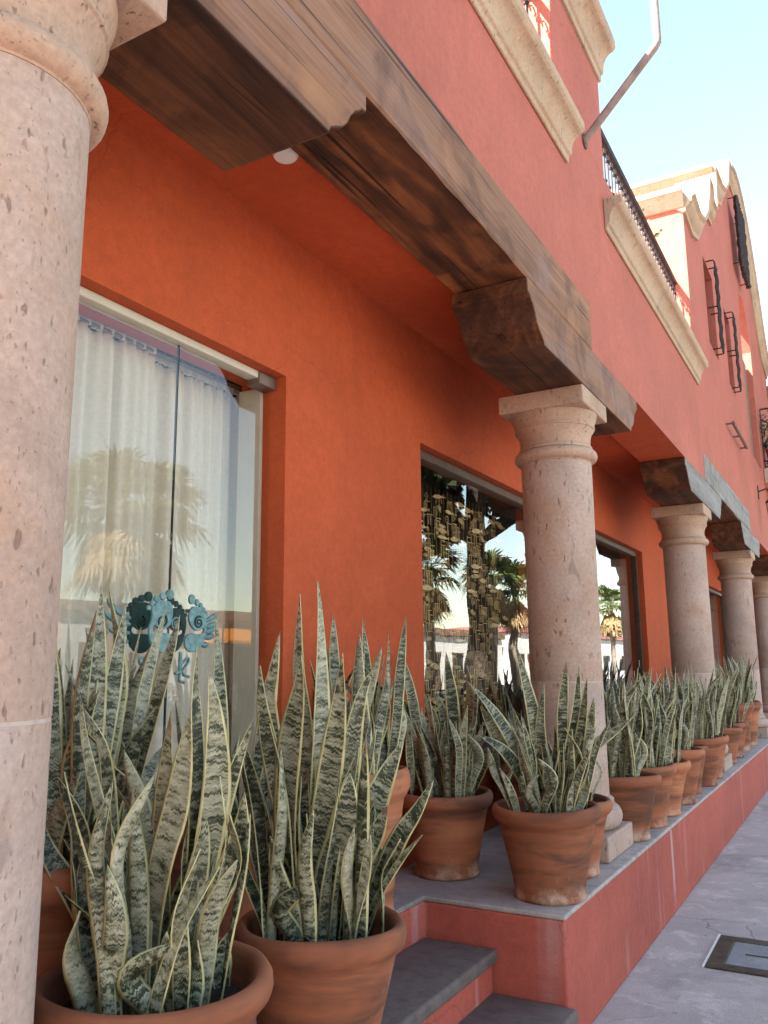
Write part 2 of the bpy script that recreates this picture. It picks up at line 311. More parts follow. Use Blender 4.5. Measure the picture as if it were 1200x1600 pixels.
# ------------------------------------------------------------------ mesh helpers
class MB:
    def __init__(s): s.v = []; s.f = []; s.mi = []
    def add(s, vs, fs, mi=0):
        o = len(s.v); s.v += [tuple(v) for v in vs]; s.f += [tuple(i + o for i in f) for f in fs]
        s.mi += [mi] * len(fs) if isinstance(mi, int) else list(mi); return s
    def box(s, x0, x1, y0, y1, z0, z1, mi=0):
        v = [(x0, y0, z0), (x1, y0, z0), (x1, y1, z0), (x0, y1, z0), (x0, y0, z1), (x1, y0, z1), (x1, y1, z1), (x0, y1, z1)]
        f = [(0, 3, 2, 1), (4, 5, 6, 7), (0, 1, 5, 4), (2, 3, 7, 6), (1, 2, 6, 5), (3, 0, 4, 7)]   # -z +z -y +y +x -x
        return s.add(v, f, mi)
    def lathe(s, prof, seg=40, c=(0, 0, 0), mi=0):
        vs = []; fs = []
        for (r, z) in prof:
            for k in range(seg):
                a = 2 * math.pi * k / seg; vs.append((c[0] + r * math.cos(a), c[1] + r * math.sin(a), c[2] + z))
        for i in range(len(prof) - 1):
            for k in range(seg):
                k2 = (k + 1) % seg; fs.append((i * seg + k, i * seg + k2, (i + 1) * seg + k2, (i + 1) * seg + k))
        fs.append(tuple(range(seg))[::-1]); n = (len(prof) - 1) * seg; fs.append(tuple(range(n, n + seg)))
        return s.add(vs, fs, mi)
    def tube(s, pts, r, seg=8, mi=0, flat=1.0):
        pts = [Vector(p) for p in pts]; vs = []; fs = []; n = len(pts)
        rr = r if isinstance(r, (list, tuple)) else [r] * n
        prev = None
        for i, p in enumerate(pts):
            d = (pts[min(i + 1, n - 1)] - pts[max(i - 1, 0)]).normalized()
            if prev is None:
                a = d.orthogonal().normalized()
            else:
                a = (prev - d * prev.dot(d)); a = a.normalized() if a.length > 1e-6 else d.orthogonal().normalized()
            prev = a; b = d.cross(a)
            for k in range(seg):
                t = 2 * math.pi * k / seg; vs.append(p + (a * math.cos(t) + b * math.sin(t) * flat) * rr[i])
        for i in range(n - 1):
            for k in range(seg):
                k2 = (k + 1) % seg; fs.append((i * seg + k, i * seg + k2, (i + 1) * seg + k2, (i + 1) * seg + k))
        fs.append(tuple(range(seg))[::-1]); fs.append(tuple(range((n - 1) * seg, n * seg)))
        return s.add(vs, fs, mi)
    def prism(s, poly, axis, a0, a1, mi=0):
        # poly: 2d points in the two remaining axes (in xyz order), extruded along axis
        def P(p, a):
            q = list(p); q.insert(axis, a); return tuple(q)
        n = len(poly); vs = [P(p, a0) for p in poly] + [P(p, a1) for p in poly]
        fs = [tuple(range(n))[::-1], tuple(range(n, 2 * n))] + [(i, (i + 1) % n, n + (i + 1) % n, n + i) for i in range(n)]
        return s.add(vs, fs, mi)
    def build(s, name, mats, parent=None, smooth=False, bevel=0.0, seg=2, loc=None, ang=35):
        me = bpy.data.meshes.new(name); me.from_pydata(s.v, [], s.f)
        if not isinstance(mats, (list, tuple)): mats = [mats]
        for m in mats: me.materials.append(m)
        me.polygons.foreach_set('material_index', s.mi)
        bm = bmesh.new(); bm.from_mesh(me)
        bmesh.ops.recalc_face_normals(bm, faces=bm.faces)
        if bevel:
            es = [e for e in bm.edges if len(e.link_faces) == 2 and e.calc_face_angle(0) > R_(30)]
            bmesh.ops.bevel(bm, geom=es, offset=bevel, segments=seg, profile=0.5, affect='EDGES')
        if smooth:
            for f in bm.faces: f.smooth = True
            for e in bm.edges:
                if len(e.link_faces) == 2 and e.calc_face_angle(0) > R_(ang): e.smooth = False
        bm.to_mesh(me); bm.free()
        return link(name, me, parent, loc)
def link(name, me, parent=None, loc=None):
    o = bpy.data.objects.new(name, me); C.objects.link(o)
    if parent is not None: o.parent = parent
    if loc is not None: o.location = loc
    return o
def thing(name, label, cat, loc=(0, 0, 0), group=None, rz=0.0):
    o = bpy.data.objects.new(name, None); C.objects.link(o); o.location = loc; o.rotation_euler = (0, 0, rz); o.empty_display_size = 0.1
    return tag(o, label, cat, group)
def tag(o, label, cat, group=None):
    o['label'] = label; o['category'] = cat
    if group: o['group'] = group
    return o
def struct(o): o['kind'] = 'structure'; return o
def copy_tree(o, parent=None):
    c = o.copy(); C.objects.link(c)
    if parent is not None: c.parent = parent
    for ch in list(o.children): copy_tree(ch, c)
    return c
def smooth_pts(P, n):
    P = [Vector(p) for p in P]; Q = [P[0] * 2 - P[1]] + P + [P[-1] * 2 - P[-2]]; out = []
    for k in range(n + 1):
        u = k / n * (len(P) - 1); i = min(int(u), len(P) - 2); t = u - i
        a, b, c, d = Q[i], Q[i + 1], Q[i + 2], Q[i + 3]
        out.append(0.5 * ((2 * b) + (c - a) * t + (2 * a - 5 * b + 4 * c - d) * t * t + (3 * b - a - 3 * c + d) * t ** 3))
    return out

# ------------------------------------------------------------------ key dimensions (metres, street runs along +Y, facade faces +X)
XF, XB, XC, XW, XP, XR = -1.272, -1.674, -1.535, -2.182, -1.188, -1.850
ZP, ZAT, ZAB, ZCT, ZLT, ZDECK = 0.5225, 3.162, 3.053, 3.449, 3.755, 4.50
Y0, Y1 = 2.262, 3.607
COLS = [0.996, 4.870, 9.110, 13.250, 17.400, 21.550]

# ------------------------------------------------------------------ ground, street
struct(MB().add([(-400, -400, -0.16), (400, -400, -0.16), (400, 900, -0.16), (-400, 900, -0.16)], [(0, 1, 2, 3)]).build('ground', MT['ground']))
b = MB().box(-1.60, 1.75, -8, 90, -0.15, 0.0)
sw = struct(b.build('sidewalk', MT['walk'], bevel=0.012))
b = MB().box(1.752, 1.90, -8, 90, -0.15, 0.006); struct(b.build('kerb', MT['paving'], bevel=0.012))
struct(MB().box(1.902, 9.4, -60, 160, -0.159, -0.13).build('road', MT['paving']))
struct(MB().box(9.402, 19.0, -60, 160, -0.159, 0.0).build('far_sidewalk', MT['paving'], bevel=0.012))

# raised walkway with its red face; recess for the stairs between Y0 and Y1
pl = bpy.data.objects.new('raised_walkway', None); C.objects.link(pl); struct(pl)
poly_f = [(-2.5, -3), (XP - 0.004, -3), (XP - 0.004, Y0), (XR, Y0), (XR, Y1), (XP - 0.004, Y1), (XP - 0.004, 40), (-2.5, 40)]
MB().prism(poly_f, 2, 0.0, ZP - 0.022).build('painted_face', MT['base_red'], pl, bevel=0.010)
poly_t = [(-2.5, -3), (XP, -3), (XP, Y0 + .003), (XR + .003, Y0 + .003), (XR + .003, Y1 - .003), (XP, Y1 - .003), (XP, 40), (-2.5, 40)]
MB().prism(poly_t, 2, ZP - 0.022, ZP).build('walkway_floor', MT['floor'], pl, bevel=0.007)
st = bpy.data.objects.new('entrance_steps', None); C.objects.link(st); struct(st)
def slab(x0, x1, z1, nm):
    m = MB().box(x0, x1, Y0 + .004, Y1 - .004, z1 - 0.055, z1)
    o = m.build(nm, MT['tread'], st, bevel=0.016, seg=3, smooth=True, ang=60); return o
slab(XR + .002, -1.492, 0.352, 'tread'); slab(-1.560, -1.148, 0.176, 'tread')
MB().box(XR + .002, -1.520, Y0 + .004, Y1 - .004, 0.0, 0.296).build('riser', MT['base_red'], st, bevel=.006)
MB().box(-1.5195, -1.205, Y0 + .004, Y1 - .004, 0.0, 0.120).build('riser', MT['base_red'], st, bevel=.006)

# ------------------------------------------------------------------ shop building
bd = thing('shop_building', 'long terracotta orange arcade building with set back porch wall, shop windows and stone balcony edges', 'building', (-3, 3, 0))
def part(mb, name, mat, parent=bd, **kw):
    o = mb.build(name, mat, parent, **kw); o.location = tuple(-Vector(parent.location)) if parent is bd or parent is GB or parent is FB else (0, 0, 0); return o
GB = FB = None
WIN = [(0.74, 2.962, ZP), (4.312, 6.600, 1.0), (7.900, 10.112, 1.0), (11.45, 13.70, 1.0), (15.10, 17.30, 1.0)]
WT = 2.866
mb = MB(); yprev = -3.0
for (a, c, s) in WIN:
    mb.box(XW - .26, XW, yprev, a, 0.3, WT)
    if s > 0.6: mb.box(XW - .26, XW, a, c, 0.3, s)
    yprev = c
mb.box(XW - .26, XW, yprev, 40, 0.3, WT); mb.box(XW - .26, XW, -3.0, 40, WT, 3.9)
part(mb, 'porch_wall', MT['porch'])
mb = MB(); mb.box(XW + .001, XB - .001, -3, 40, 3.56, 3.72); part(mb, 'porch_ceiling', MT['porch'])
# upper wall: down to the lintel where there is one, else to the bracket top
mb = MB()
edges = [(-3.0, COLS[0] - .02, ZCT), (COLS[0] - .02, COLS[1], ZLT), (COLS[1], COLS[2] + .03, ZCT), (COLS[2] + .03, COLS[3], ZLT), (COLS[3], COLS[4], ZCT), (COLS[4], COLS[5], ZLT), (COLS[5], 40, ZCT)]
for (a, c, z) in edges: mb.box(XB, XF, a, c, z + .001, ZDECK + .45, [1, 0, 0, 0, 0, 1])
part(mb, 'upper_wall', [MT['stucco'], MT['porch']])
mb = MB(); mb.box(-9, XB - .001, -3, 40, 4.72, 4.93); part(mb, 'terrace_deck', MT['floor'])
mb = MB(); mb.box(-9.2, -9.0, -3, 40, 0, 4.93); mb.box(-9.0, XW - .262, -3.2, -3.0, 0, 4.7); mb.box(-9.0, XW - .262, 40, 40.2, 0, 4.7); part(mb, 'rear_wall', MT['stucco'])
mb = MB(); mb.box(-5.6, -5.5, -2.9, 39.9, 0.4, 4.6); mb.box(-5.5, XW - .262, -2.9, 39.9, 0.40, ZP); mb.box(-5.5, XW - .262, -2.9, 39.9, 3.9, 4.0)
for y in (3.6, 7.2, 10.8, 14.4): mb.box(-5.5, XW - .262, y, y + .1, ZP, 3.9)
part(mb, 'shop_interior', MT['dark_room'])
# pier of the upper storey with its cornice
mb = MB().box(XF - .46, XF, 4.370, 5.480, ZDECK + .4505, 5.72); part(mb, 'terrace_pier', MT['stucco'], bevel=.008)
def moulding(y0, y1, z0, h, pr, name, ret=True, depth=.42, mats='moulding'):
    # cream stone moulding: fillet, cavetto, fillet (profile in x,z, extruded along y)
    p = [(XF - depth, z0), (XF + .018, z0), (XF + .020, z0 + h * .16), (XF + .036, z0 + h * .19), (XF + .040, z0 + h * .26)]
    for k in range(7):
        a = k / 6 * math.pi / 2; p.append((XF + .040 + (pr - .055) * (1 - math.cos(a)), z0 + h * (.26 + .44 * math.sin(a))))
    p += [(XF + pr - .012, z0 + h * .72), (XF + pr, z0 + h * .76), (XF + pr, z0 + h), (XF - depth, z0 + h)]
    m = MB().prism(p, 1, y0, y1); return part(m, name, MT[mats], bevel=0.004, seg=1, smooth=True, ang=28)
moulding(-0.5, 4.53, 4.525, .235, .125, 'balcony_edge', depth=-.002)
moulding(5.40, 7.02, 4.505, .245, .125, 'balcony_edge', depth=-.002); moulding(7.023, 9.17, 4.505, .245, .125, 'balcony_edge', depth=-.002)
moulding(4.25, 5.50, 5.722, .30, .135, 'pier_cornice', depth=.48)

# windows: frame, panes and sills
def window(i, a, c, s):
    zt = WT
    if i == 0: return
    f = MB(); x0, x1 = XW - .135, XW - .062
    f.box(x0, x1, a, c, zt - .06, zt); f.box(x0, x1, a, a + .045, s, zt - .06); f.box(x0, x1, c - .045, c, s, zt - .06); f.box(x0, x1, a + .045, c - .045, s, s + .05)
    fr = part(f, 'window', MT['frame'], bevel=.004, seg=1)
    pn = MB().box(x0 + .030, x0 + .038, a + .045, c - .045, s + .05, zt - .06).build('pane', MT['glass_dark'], fr)
    sl = MB().box(XW + .001, XW + .07, a - .04, c + .04, s - .075, s - .004).build('sill', MT['tread'], fr, bevel=.014)
    ld = MB().box(x1 + .001, XW + .0005, a + .001, c - .001, s - .003, s + .012).build('inner_sill', MT['tread'], fr)
for i, (a, c, s) in enumerate(WIN): window(i, a, c, s)
# glass double door behind the first plants
dr = part(MB().box(XW - .125, XW - .062, .741, 2.961, WT - .034, WT - .001), 'glass_door', MT['rail_white'], bevel=.003, seg=1)
XG = XW - .092
for (a, c) in ((.75, 1.542), (1.548, 2.357), (2.363, 2.955)):
    MB().box(XG - .005, XG + .005, a, c, ZP + .012, WT - .038).build('door_pane', MT['glass'], dr)
for y in (1.545, 2.360): MB().box(XG - .004, XG + .004, y - .0028, y + .0028, ZP + .012, WT - .038).build('seal_strip', MT['seal'], dr)
for (a, c, mt) in ((2.835, 2.957, 'fitting'), (1.55, 1.78, 'rail_white')):
    MB().box(XW - .128, XW - .052, a, c, WT - .062, WT - .004).build('patch_fitting', MT[mt], dr, bevel=.003, seg=1)
MB().box(XW - .258, XW - .128, 2.940, 2.9612, ZP, WT - .038).build('side_post', MT['rail_white'], dr, bevel=.003, seg=1)

# wooden brackets and lintels
def corbel(c, label):
    prof = []
    half = [(1.160, ZCT), (1.160, ZCT - .075), (1.128, ZCT - .083), (1.120, ZCT - .095), (1.088, ZCT - .118), (1.062, ZCT - .150), (1.040, ZCT - .190), (1.010, ZCT - .222), (.965, ZCT - .248), (.945, ZCT - .262), (.932, ZAT + .001)]
    poly = [(-y, z) for (y, z) in half] + [(y, z) for (y, z) in reversed(half)]
    t = thing('wooden_bracket', label, 'bracket', (0, c, 0), 'carved wooden brackets on the columns')
    m = MB(); m.prism(poly, 0, XB - .01, XF + .003)
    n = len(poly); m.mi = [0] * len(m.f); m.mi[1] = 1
    return t, m
corb_labels = ['large weathered wooden bracket on the nearest column, at the top left', 'dark carved wooden bracket on the column behind the staircase, lintel end on top', 'wooden bracket on the middle distance column, orange soffit running up to it', 'wooden bracket under the pale grey lintel, on the fourth column away', 'dark wooden bracket just inside the right edge, on the fifth column', 'farthest wooden bracket of the arcade, on its last column']
for c, lb in zip(COLS, corb_labels):
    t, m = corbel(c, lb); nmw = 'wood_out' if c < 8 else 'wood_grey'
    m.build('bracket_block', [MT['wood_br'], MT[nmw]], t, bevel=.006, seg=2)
for (a, c, lb, mt) in ((COLS[0] - .019, COLS[1] - .0005, 'long weathered brown wooden lintel spanning from the nearest column over the stairs', 'wood_out'), (COLS[2] + .031, COLS[3] - .0005, 'pale grey wooden lintel set in the wall between the middle distance columns', 'wood_grey'), (COLS[4] + .001, COLS[5] - .001, 'farthest wooden lintel of the arcade beyond the balcony', 'wood_grey')):
    t = thing('wooden_lintel', lb, 'lintel', (0, (a + c) / 2, 0), 'wooden lintels over the arcade')
    h = (c - a) / 2; m = MB(); x0, x1, z0, z1 = XB, XF + .004, ZCT + .002, ZLT; ns_ = 64; vs = []; fs = []; mi = []
    cx_, cz_ = (x0 + x1) / 2, (z0 + z1) / 2
    for k in range(ns_ + 1):
        y = -h + 2 * h * k / ns_
        ch = [max(.003, .008 + .010 * noise.noise((y * 1.7, q * 9.1, c)) + .010 * max(0, noise.noise((y * 6.3, q * 5.7, c)))) for q in range(4)]
        w_ = [.004 * noise.noise((y * 1.1, q * 3.3, 7 + c)) for q in range(2)]
        sec_ = [(x0 + ch[0], z0), (x1 - ch[1], z0), (x1 + w_[0] * .5, z0 + ch[1]), (x1 + w_[0] * .5, z1 - .004), (x1 - .004, z1), (x0 + .004, z1), (x0, z1 - .004), (x0, z0 + ch[0])]
        vs += [(px_, y, pz_ + (w_[1] if pz_ < cz_ else 0)) for px_, pz_ in sec_]
    for k in range(ns_):
        for q in range(8):
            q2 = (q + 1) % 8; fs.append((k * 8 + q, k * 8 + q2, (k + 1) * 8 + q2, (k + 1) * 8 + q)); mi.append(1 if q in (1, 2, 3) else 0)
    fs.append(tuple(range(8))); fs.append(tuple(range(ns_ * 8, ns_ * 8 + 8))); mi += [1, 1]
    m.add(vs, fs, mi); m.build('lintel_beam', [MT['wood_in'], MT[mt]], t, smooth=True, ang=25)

# stone columns
def column(c, label):
    t = thing('stone_column', label, 'column', (XC - (.012 if c < 2 else -.004), c, ZP), 'stone columns of the arcade')
    MB().box(-.268, .268, -.268, .268, 0, .13).build('plinth', MT['stone'], t, bevel=.010)
    prof = [(.2, .1305), (.255, .131)]
    for k in range(9):
        a = -math.pi / 2 + math.pi * k / 8; prof.append((.222 + .052 * math.cos(a), .196 + .064 * math.sin(a)))
    prof += [(.232, .262), (.232, .285), (.212, .300), (.19, .3005)]
    MB().lathe(prof, 48).build('base', MT['stone'], t, smooth=True)
    j = .932
    MB().lathe([(.19, .301), (.208, .3015), (.2075, j - .006), (.204, j - .001), (.18, j - .0005)], 48).build('shaft', MT['stone'], t, smooth=True)
    MB().lathe([(.18, j + .0005), (.204, j + .001), (.2075, j + .006), (.2115, 2.228), (.19, 2.2285)], 48).build('shaft', MT['stone'], t, smooth=True)
    MB().lathe([(.18, j - .005), (.206, j - .0045), (.206, j + .0045), (.18, j + .005)], 48).build('mortar_joint', MT['mortar'], t, smooth=True)
    cp = [(.19, 2.229), (.2125, 2.2295)]
    for k in range(9):
        a = -math.pi / 2 + math.pi * k / 8; cp.append((.214 + .036 * math.cos(a), 2.272 + .036 * math.sin(a)))
    cp += [(.222, 2.310), (.222, 2.326), (.213, 2.332), (.211, 2.352), (.214, 2.385), (.222, 2.412), (.234, 2.430), (.236, 2.436), (.243, 2.440), (.243, 2.452), (.236, 2.456), (.245, 2.480), (.254, 2.505), (.259, 2.525), (.259, ZAB - ZP - .0006), (.2, ZAB - ZP - .0005)]
    cap = MB().lathe(cp, 48).build('capital', MT['stone_ochre'], t, smooth=True)
    MB().box(-.262, .262, -.262, .262, ZAB - ZP, ZAT - ZP).build('abacus', MT['stone_ochre'], cap, bevel=.008)
    return t
col_labels = ['massive pinkish stone column cropped by the left edge, beside the nearest pots', 'whole pitted pink stone column standing behind the stairs and corner pots', 'stone column in the middle distance rising behind the long row of pots', 'fourth stone column of the arcade, beside the tall narrow pots', 'shadowed stone column cut by the right edge of the photo', 'last stone column at the far end of the arcade']
for c, lb in zip(COLS, col_labels): column(c, lb)

# ------------------------------------------------------------------ gabled building (upper storey beyond the terrace)
GB = thing('gabled_building', 'taller pink upper storey with curved cream gable cornice beyond the terrace', 'building', (-3, 14, 0))
top = [(9.1, 6.72), (9.55, 6.66), (9.9, 6.78), (10.25, 7.05), (10.55, 7.45), (10.72, 7.78), (11.0, 7.82), (11.02, 7.60), (11.3, 7.62), (11.55, 8.42), (12.0, 8.50), (12.4, 8.56), (12.8, 8.72), (13.2, 9.02), (13.5, 9.42), (13.75, 9.75), (14.05, 9.78), (14.3, 9.95), (14.8, 10.12), (15.3, 10.17), (15.8, 10.10), (16.3, 9.92), (16.8, 9.62), (17.3, 9.2), (17.7, 8.75), (18.1, 8.25), (18.4, 8.0), (19.4, 7.9)]
def ztop(y):
    for (a, za), (c, zc) in zip(top, top[1:]):
        if a <= y <= c: return za + (zc - za) * (y - a) / (c - a) if c > a else za
    return top[-1][1]
holes = [(10.455, 11.228, 5.45, 6.60), (12.27, 12.88, 5.45, 6.60), (14.50, 16.10, ZDECK + .451, 8.0)]
mb = MB(); zb = ZDECK + .451
ys = sorted(set([9.1, 19.4] + [y for y, _ in top] + [h[0] for h in holes] + [h[1] for h in holes]))
for a, c in zip(ys, ys[1:]):
    if c - a < 1e-4: continue
    hole = next((h for h in holes if h[0] <= a + 1e-5 and c <= h[1] + 1e-5), None)
    def quad(z0a, z0c, z1a, z1c):
        mb.add([(XF - .30, a, z0a), (XF, a, z0a), (XF, c, z0c), (XF - .30, c, z0c), (XF - .30, a, z1a), (XF, a, z1a), (XF, c, z1c), (XF - .30, c, z1c)], [(0, 3, 2, 1), (4, 5, 6, 7), (0, 1, 5, 4), (2, 3, 7, 6), (1, 2, 6, 5), (3, 0, 4, 7)])
    za, zc = ztop(a + 1e-6), ztop(c - 1e-6)
    if hole is None: quad(zb, zb, za, zc)
    else:
        if hole[2] > zb + .01: quad(zb, zb, hole[2], hole[2])
        if hole[0] > 14:     # arched head
            f_ = lambda y: hole[3] - .8 + .8 * math.sqrt(max(0, 1 - ((y - 15.3) / .8) ** 2))
            quad(f_(a), f_(c), za, zc)
        else: quad(hole[3], hole[3], za, zc)
part(mb, 'facade_wall', MT['stucco'], GB)
mb = MB().box(-8.5, XF - .301, 9.1, 9.4, zb, 6.72); part(mb, 'side_wall', MT['stucco'], GB)
mb = MB().box(-8.5, XF - .301, 9.401, 14.2, 6.45, 6.70); part(mb, 'roof', MT['floor'], GB)
mb = MB().box(-8.5, XF - .301, 11.56, 11.80, 6.701, 8.35); part(mb, 'attic_wall', MT['stucco'], GB)
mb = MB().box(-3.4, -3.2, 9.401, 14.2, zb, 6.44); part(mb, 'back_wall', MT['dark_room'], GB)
# curved moulding along the gable
m = MB()
P2 = [Vector((0, y, z)) for y, z in top]
sec = [(-.30, .0), (.14, .0), (.15, -.05), (.11, -.075), (.10, -.13), (.06, -.18), (.035, -.2), (.03, -.25), (.0015, -.252), (-.30, -.002)]
vs = []; fs = []; ns = len(sec)
for i, p in enumerate(P2):
    d = (P2[min(i + 1, len(P2) - 1)] - P2[max(i - 1, 0)]).normalized(); nrm = Vector((0, -d.z, d.y))
    for (dx, dn) in sec: vs.append((XF + dx, p.y + nrm.y * (dn + .03), p.z + nrm.z * (dn + .03)))
for i in range(len(P2) - 1):
    for k in range(ns):
        k2 = (k + 1) % ns; fs.append((i * ns + k, i * ns + k2, (i + 1) * ns + k2, (i + 1) * ns + k))
fs.append(tuple(range(ns))); fs.append(tuple(range((len(P2) - 1) * ns, len(P2) * ns))[::-1])
m.add(vs, fs); part(m, 'gable_cornice', MT['moulding'], GB, smooth=True, ang=40)
def side_mould(y, z, x0, x1, name):
    p = [(y, z), (y - .03, z), (y - .035, z - .0), (y - .13, z + .13), (y - .15, z + .14), (y - .15, z + .2), (y, z + .2)]
    part(MB().prism([(a, b_) for a, b_ in p], 0, x0, x1), name, MT['moulding'], GB)
side_mould(9.099, 6.56, -8.5, XF + .02, 'side_cornice'); side_mould(11.559, 8.20, -8.5, XF + .10, 'attic_cornice')
# window grilles standing off the wall
def grille(y0, y1, z0, z1, off, nb, r, stays, tw=1.1):
    x = XF + off
    go = part(MB().tube([(x, y0, z1 - .04), (x, y1, z1 - .04)], .009, 6), 'window_grille', MT['iron'], GB)
    for z in stays:
        MB().tube([(XF - .02, y0, z), (x - .01, y0, z), (x, y0, z - .03 if z > (z0 + z1) / 2 else z + .03)], .009, 6).build('stay', MT['iron'], go)
        MB().tube([(XF - .02, y1, z), (x - .01, y1, z), (x, y1, z - .03 if z > (z0 + z1) / 2 else z + .03)], .009, 6).build('stay', MT['iron'], go)
    for k in range(nb):
        y = y0 + (y1 - y0) * k / (nb - 1)
        pts = [(x + r * tw * math.sin(j * 1.7 + k), y + r * tw * math.cos(j * 1.7 + k), z0 + .02 + (z1 - z0 - .05) * j / 20) for j in range(21)]
        MB().tube(pts, [r * (.8 + .35 * ((j * 7 + k * 3) % 5) / 5) for j in range(21)], 6).build('grille_bar', MT['iron'], go)
grille(10.72, 10.95, 5.42, 6.64, .10, 5, .012, (5.44, 6.0, 6.63), .5); grille(12.46, 12.68, 5.42, 6.60, .10, 5, .012, (5.44, 6.0, 6.59), .5)
grille(14.35, 15.30, 8.10, 9.45, .13, 9, .045, (8.2, 9.4), .12)
mb = MB().box(XF - .28, XF - .10, 14.55, 16.05, ZDECK + .46, 6.95); part(mb, 'balcony_shutter', MT['brown'], GB)

# ------------------------------------------------------------------ next building with balcony
FB = thing('balcony_building', 'pink house with projecting balcony at the far right edge, beyond the gable', 'building', (-3, 22, 0))
part(MB().box(-8, XF - .02, 19.401, 30, ZDECK + .451, 7.3), 'wall', MT['pink_wall'], FB)
part(MB().box(-8, XF + .25, 19.3, 30.1, 7.3, 7.5), 'roof', MT['tile'], FB)
part(MB().box(XF + .001, .15, 16.5, 19.4, 4.80, 5.08), 'balcony_slab', MT['moulding'], FB, bevel=.02)
part(MB().box(XF + .001, .10, 16.52, 19.38, 4.72, 4.799), 'balcony_soffit', MT['stucco'], FB)
def railing(name, p0, p1, zt, zb_, n, parent, top_r, scroll=True):
    p0 = Vector(p0); p1 = Vector(p1); r = MB()
    r.tube([p0 + Vector((0, 0, zt)), p1 + Vector((0, 0, zt))], top_r, 8); r.tube([p0 + Vector((0, 0, zb_)), p1 + Vector((0, 0, zb_))], .012, 6)
    d = (p1 - p0); u = d.normalized()
    ro = r.build(name, MT['iron'], parent)
    for k in range(n + 1):
        q = p0 + d * (k / n); bb = MB()
        bb.tube([q + Vector((0, 0, zb_)), q + Vector((0, 0, zt))], .008, 6)
        if scroll:
            for zz in (zt - .12, (zt + zb_) / 2, zb_ + .12): bb.lathe([(.004, -.022), (.016, -.010), (.018, 0), (.016, .010), (.004, .022)], 8, q + Vector((0, 0, zz)))
            s = MB()
            if k < n:
                for sg in (1, -1):
                    c0 = q + u * (d.length / n) * .5 + Vector((0, 0, zt - .05))
                    pts = [c0 + u * sg * (.004 + .028 * math.sin(min(a, math.pi) / 2 * 1.0) * (1 if a < 3.1 else .6)) * 1.0 + Vector((0, 0, -.03 - .012 * a)) for a in [j * .55 for j in range(9)]]
                    bb.tube(pts, .005, 5)
        bb.build('baluster', MT['iron'], ro)
    return ro
t = thing('balcony_railing', 'black iron railing with scrolls and collars along the open terrace beyond the pier', 'railing', (0, 0, 0), 'iron terrace railings')
railing('rail_frame', (XF - .15, 5.485, 0), (XF - .15, 9.095, 0), 5.70, 4.99, 32, t, .034)
t = thing('balcony_railing', 'iron railing above the nearest stone balcony edge, its shadow on the sunlit pier', 'railing', (0, 0, 0), 'iron terrace railings')
railing('rail_frame', (XF - .15, .3, 0), (XF - .15, 4.365, 0), 5.70, 4.99, 36, t, .026)
t = thing('balcony_railing', 'thin iron railing of the projecting balcony with plants at the right edge', 'railing', (0, 0, 0), 'iron terrace railings')
railing('rail_frame', (XF + .03, 16.55, 0), (.10, 16.55, 0), 6.22, 5.12, 4, t, .016)
railing('rail_frame', (.10, 16.56, 0), (.10, 19.35, 0), 6.22, 5.12, 12, t, .016)
# talavera pot and shrub on that balcony
t = thing('painted_planter', 'red planter with blue and white rim on the projecting balcony', 'planter', (-.95, 16.95, 5.081))
MB().lathe([(.16, 0), (.22, .03), (.27, .3), (.28, .42), (.27, .43), (.1, .43)], 28).build('body', MT['red_glaze'], t, smooth=True)
MB().lathe([(.272, .431), (.29, .432), (.295, .47), (.28, .471)], 28).build('white_band', MT['white_glaze'], t, smooth=True)
MB().lathe([(.281, .4715), (.296, .472), (.30, .51), (.25, .515), (.1, .44)], 28).build('blue_rim', MT['blue'], t, smooth=True)
for k in range(7):
    a = k * .9; MB().lathe([(.004, -.03), (.05, -.008), (.055, .0), (.05, .008), (.004, .03)], 8, (.275 * math.cos(a), .275 * math.sin(a), .2)).build('painted_flower', MT['blue'], t)
def leafy(loc, r, n, size, mats, rng, flat=.8):
    vs = []; fs = []; mi = []
    for k in range(n):
        d = Vector((rng.gauss(0, 1), rng.gauss(0, 1), rng.gauss(0, .8))); d = d.normalized() * r * rng.random() ** .5; d.z = abs(d.z) * 1.3
        n_ = Vector((rng.uniform(-1, 1), rng.uniform(-1, 1), rng.uniform(-.2, 1))).normalized(); u = n_.orthogonal().normalized(); w = n_.cross(u); s = size * rng.uniform(.6, 1.3)
        o = len(vs); vs += [d - u * s, d + w * s * .45 + n_ * s * .1, d + u * s, d - w * s * .45 + n_ * s * .1]; fs.append((o, o + 1, o + 2, o + 3)); mi.append(rng.choice(range(len(mats))) if rng.random() < .35 else 0)
    m = MB(); m.add(vs, fs, mi); return m
sh = thing('flowering_shrub', 'pale flowering shrub growing out of the red planter on the balcony', 'shrub', (-.95, 16.95, 5.53))
leafy((0, 0, 0), .62, 650, .055, 'fb', random.Random(3)).build('foliage', [MT['foliage'], MT['blossom']], sh)
st_ = MB()
for k in range(9):
    a = k * .7; st_.tube([(0, 0, -.05), (.12 * math.cos(a), .12 * math.sin(a), .3), (.4 * math.cos(a), .4 * math.sin(a), .75)], [.012, .008, .003], 5)
st_.build('stem', MT['rust'], sh)
vn = thing('climbing_plant', 'thin leafy sprig growing on the terrace against the bright white wall', 'plant', (-1.75, 8.2, 4.931))
MB().tube([(0, 0, 0), (.02, .05, .5), (.0, .1, 1.0), (.12, .2, 1.35)], [.012, .01, .007, .003], 6).build('stem', MT['rust'], vn)
lm = leafy((0, 0, 0), .34, 34, .05, 'f', random.Random(8)); o = lm.build('foliage', [MT['foliage']], vn); o.location = (.05, .12, 1.05)
lm = leafy((0, 0, 0), .16, 26, .04, 'f', random.Random(9)); o = lm.build('foliage', [MT['foliage']], vn); o.location = (.0, .1, .6)

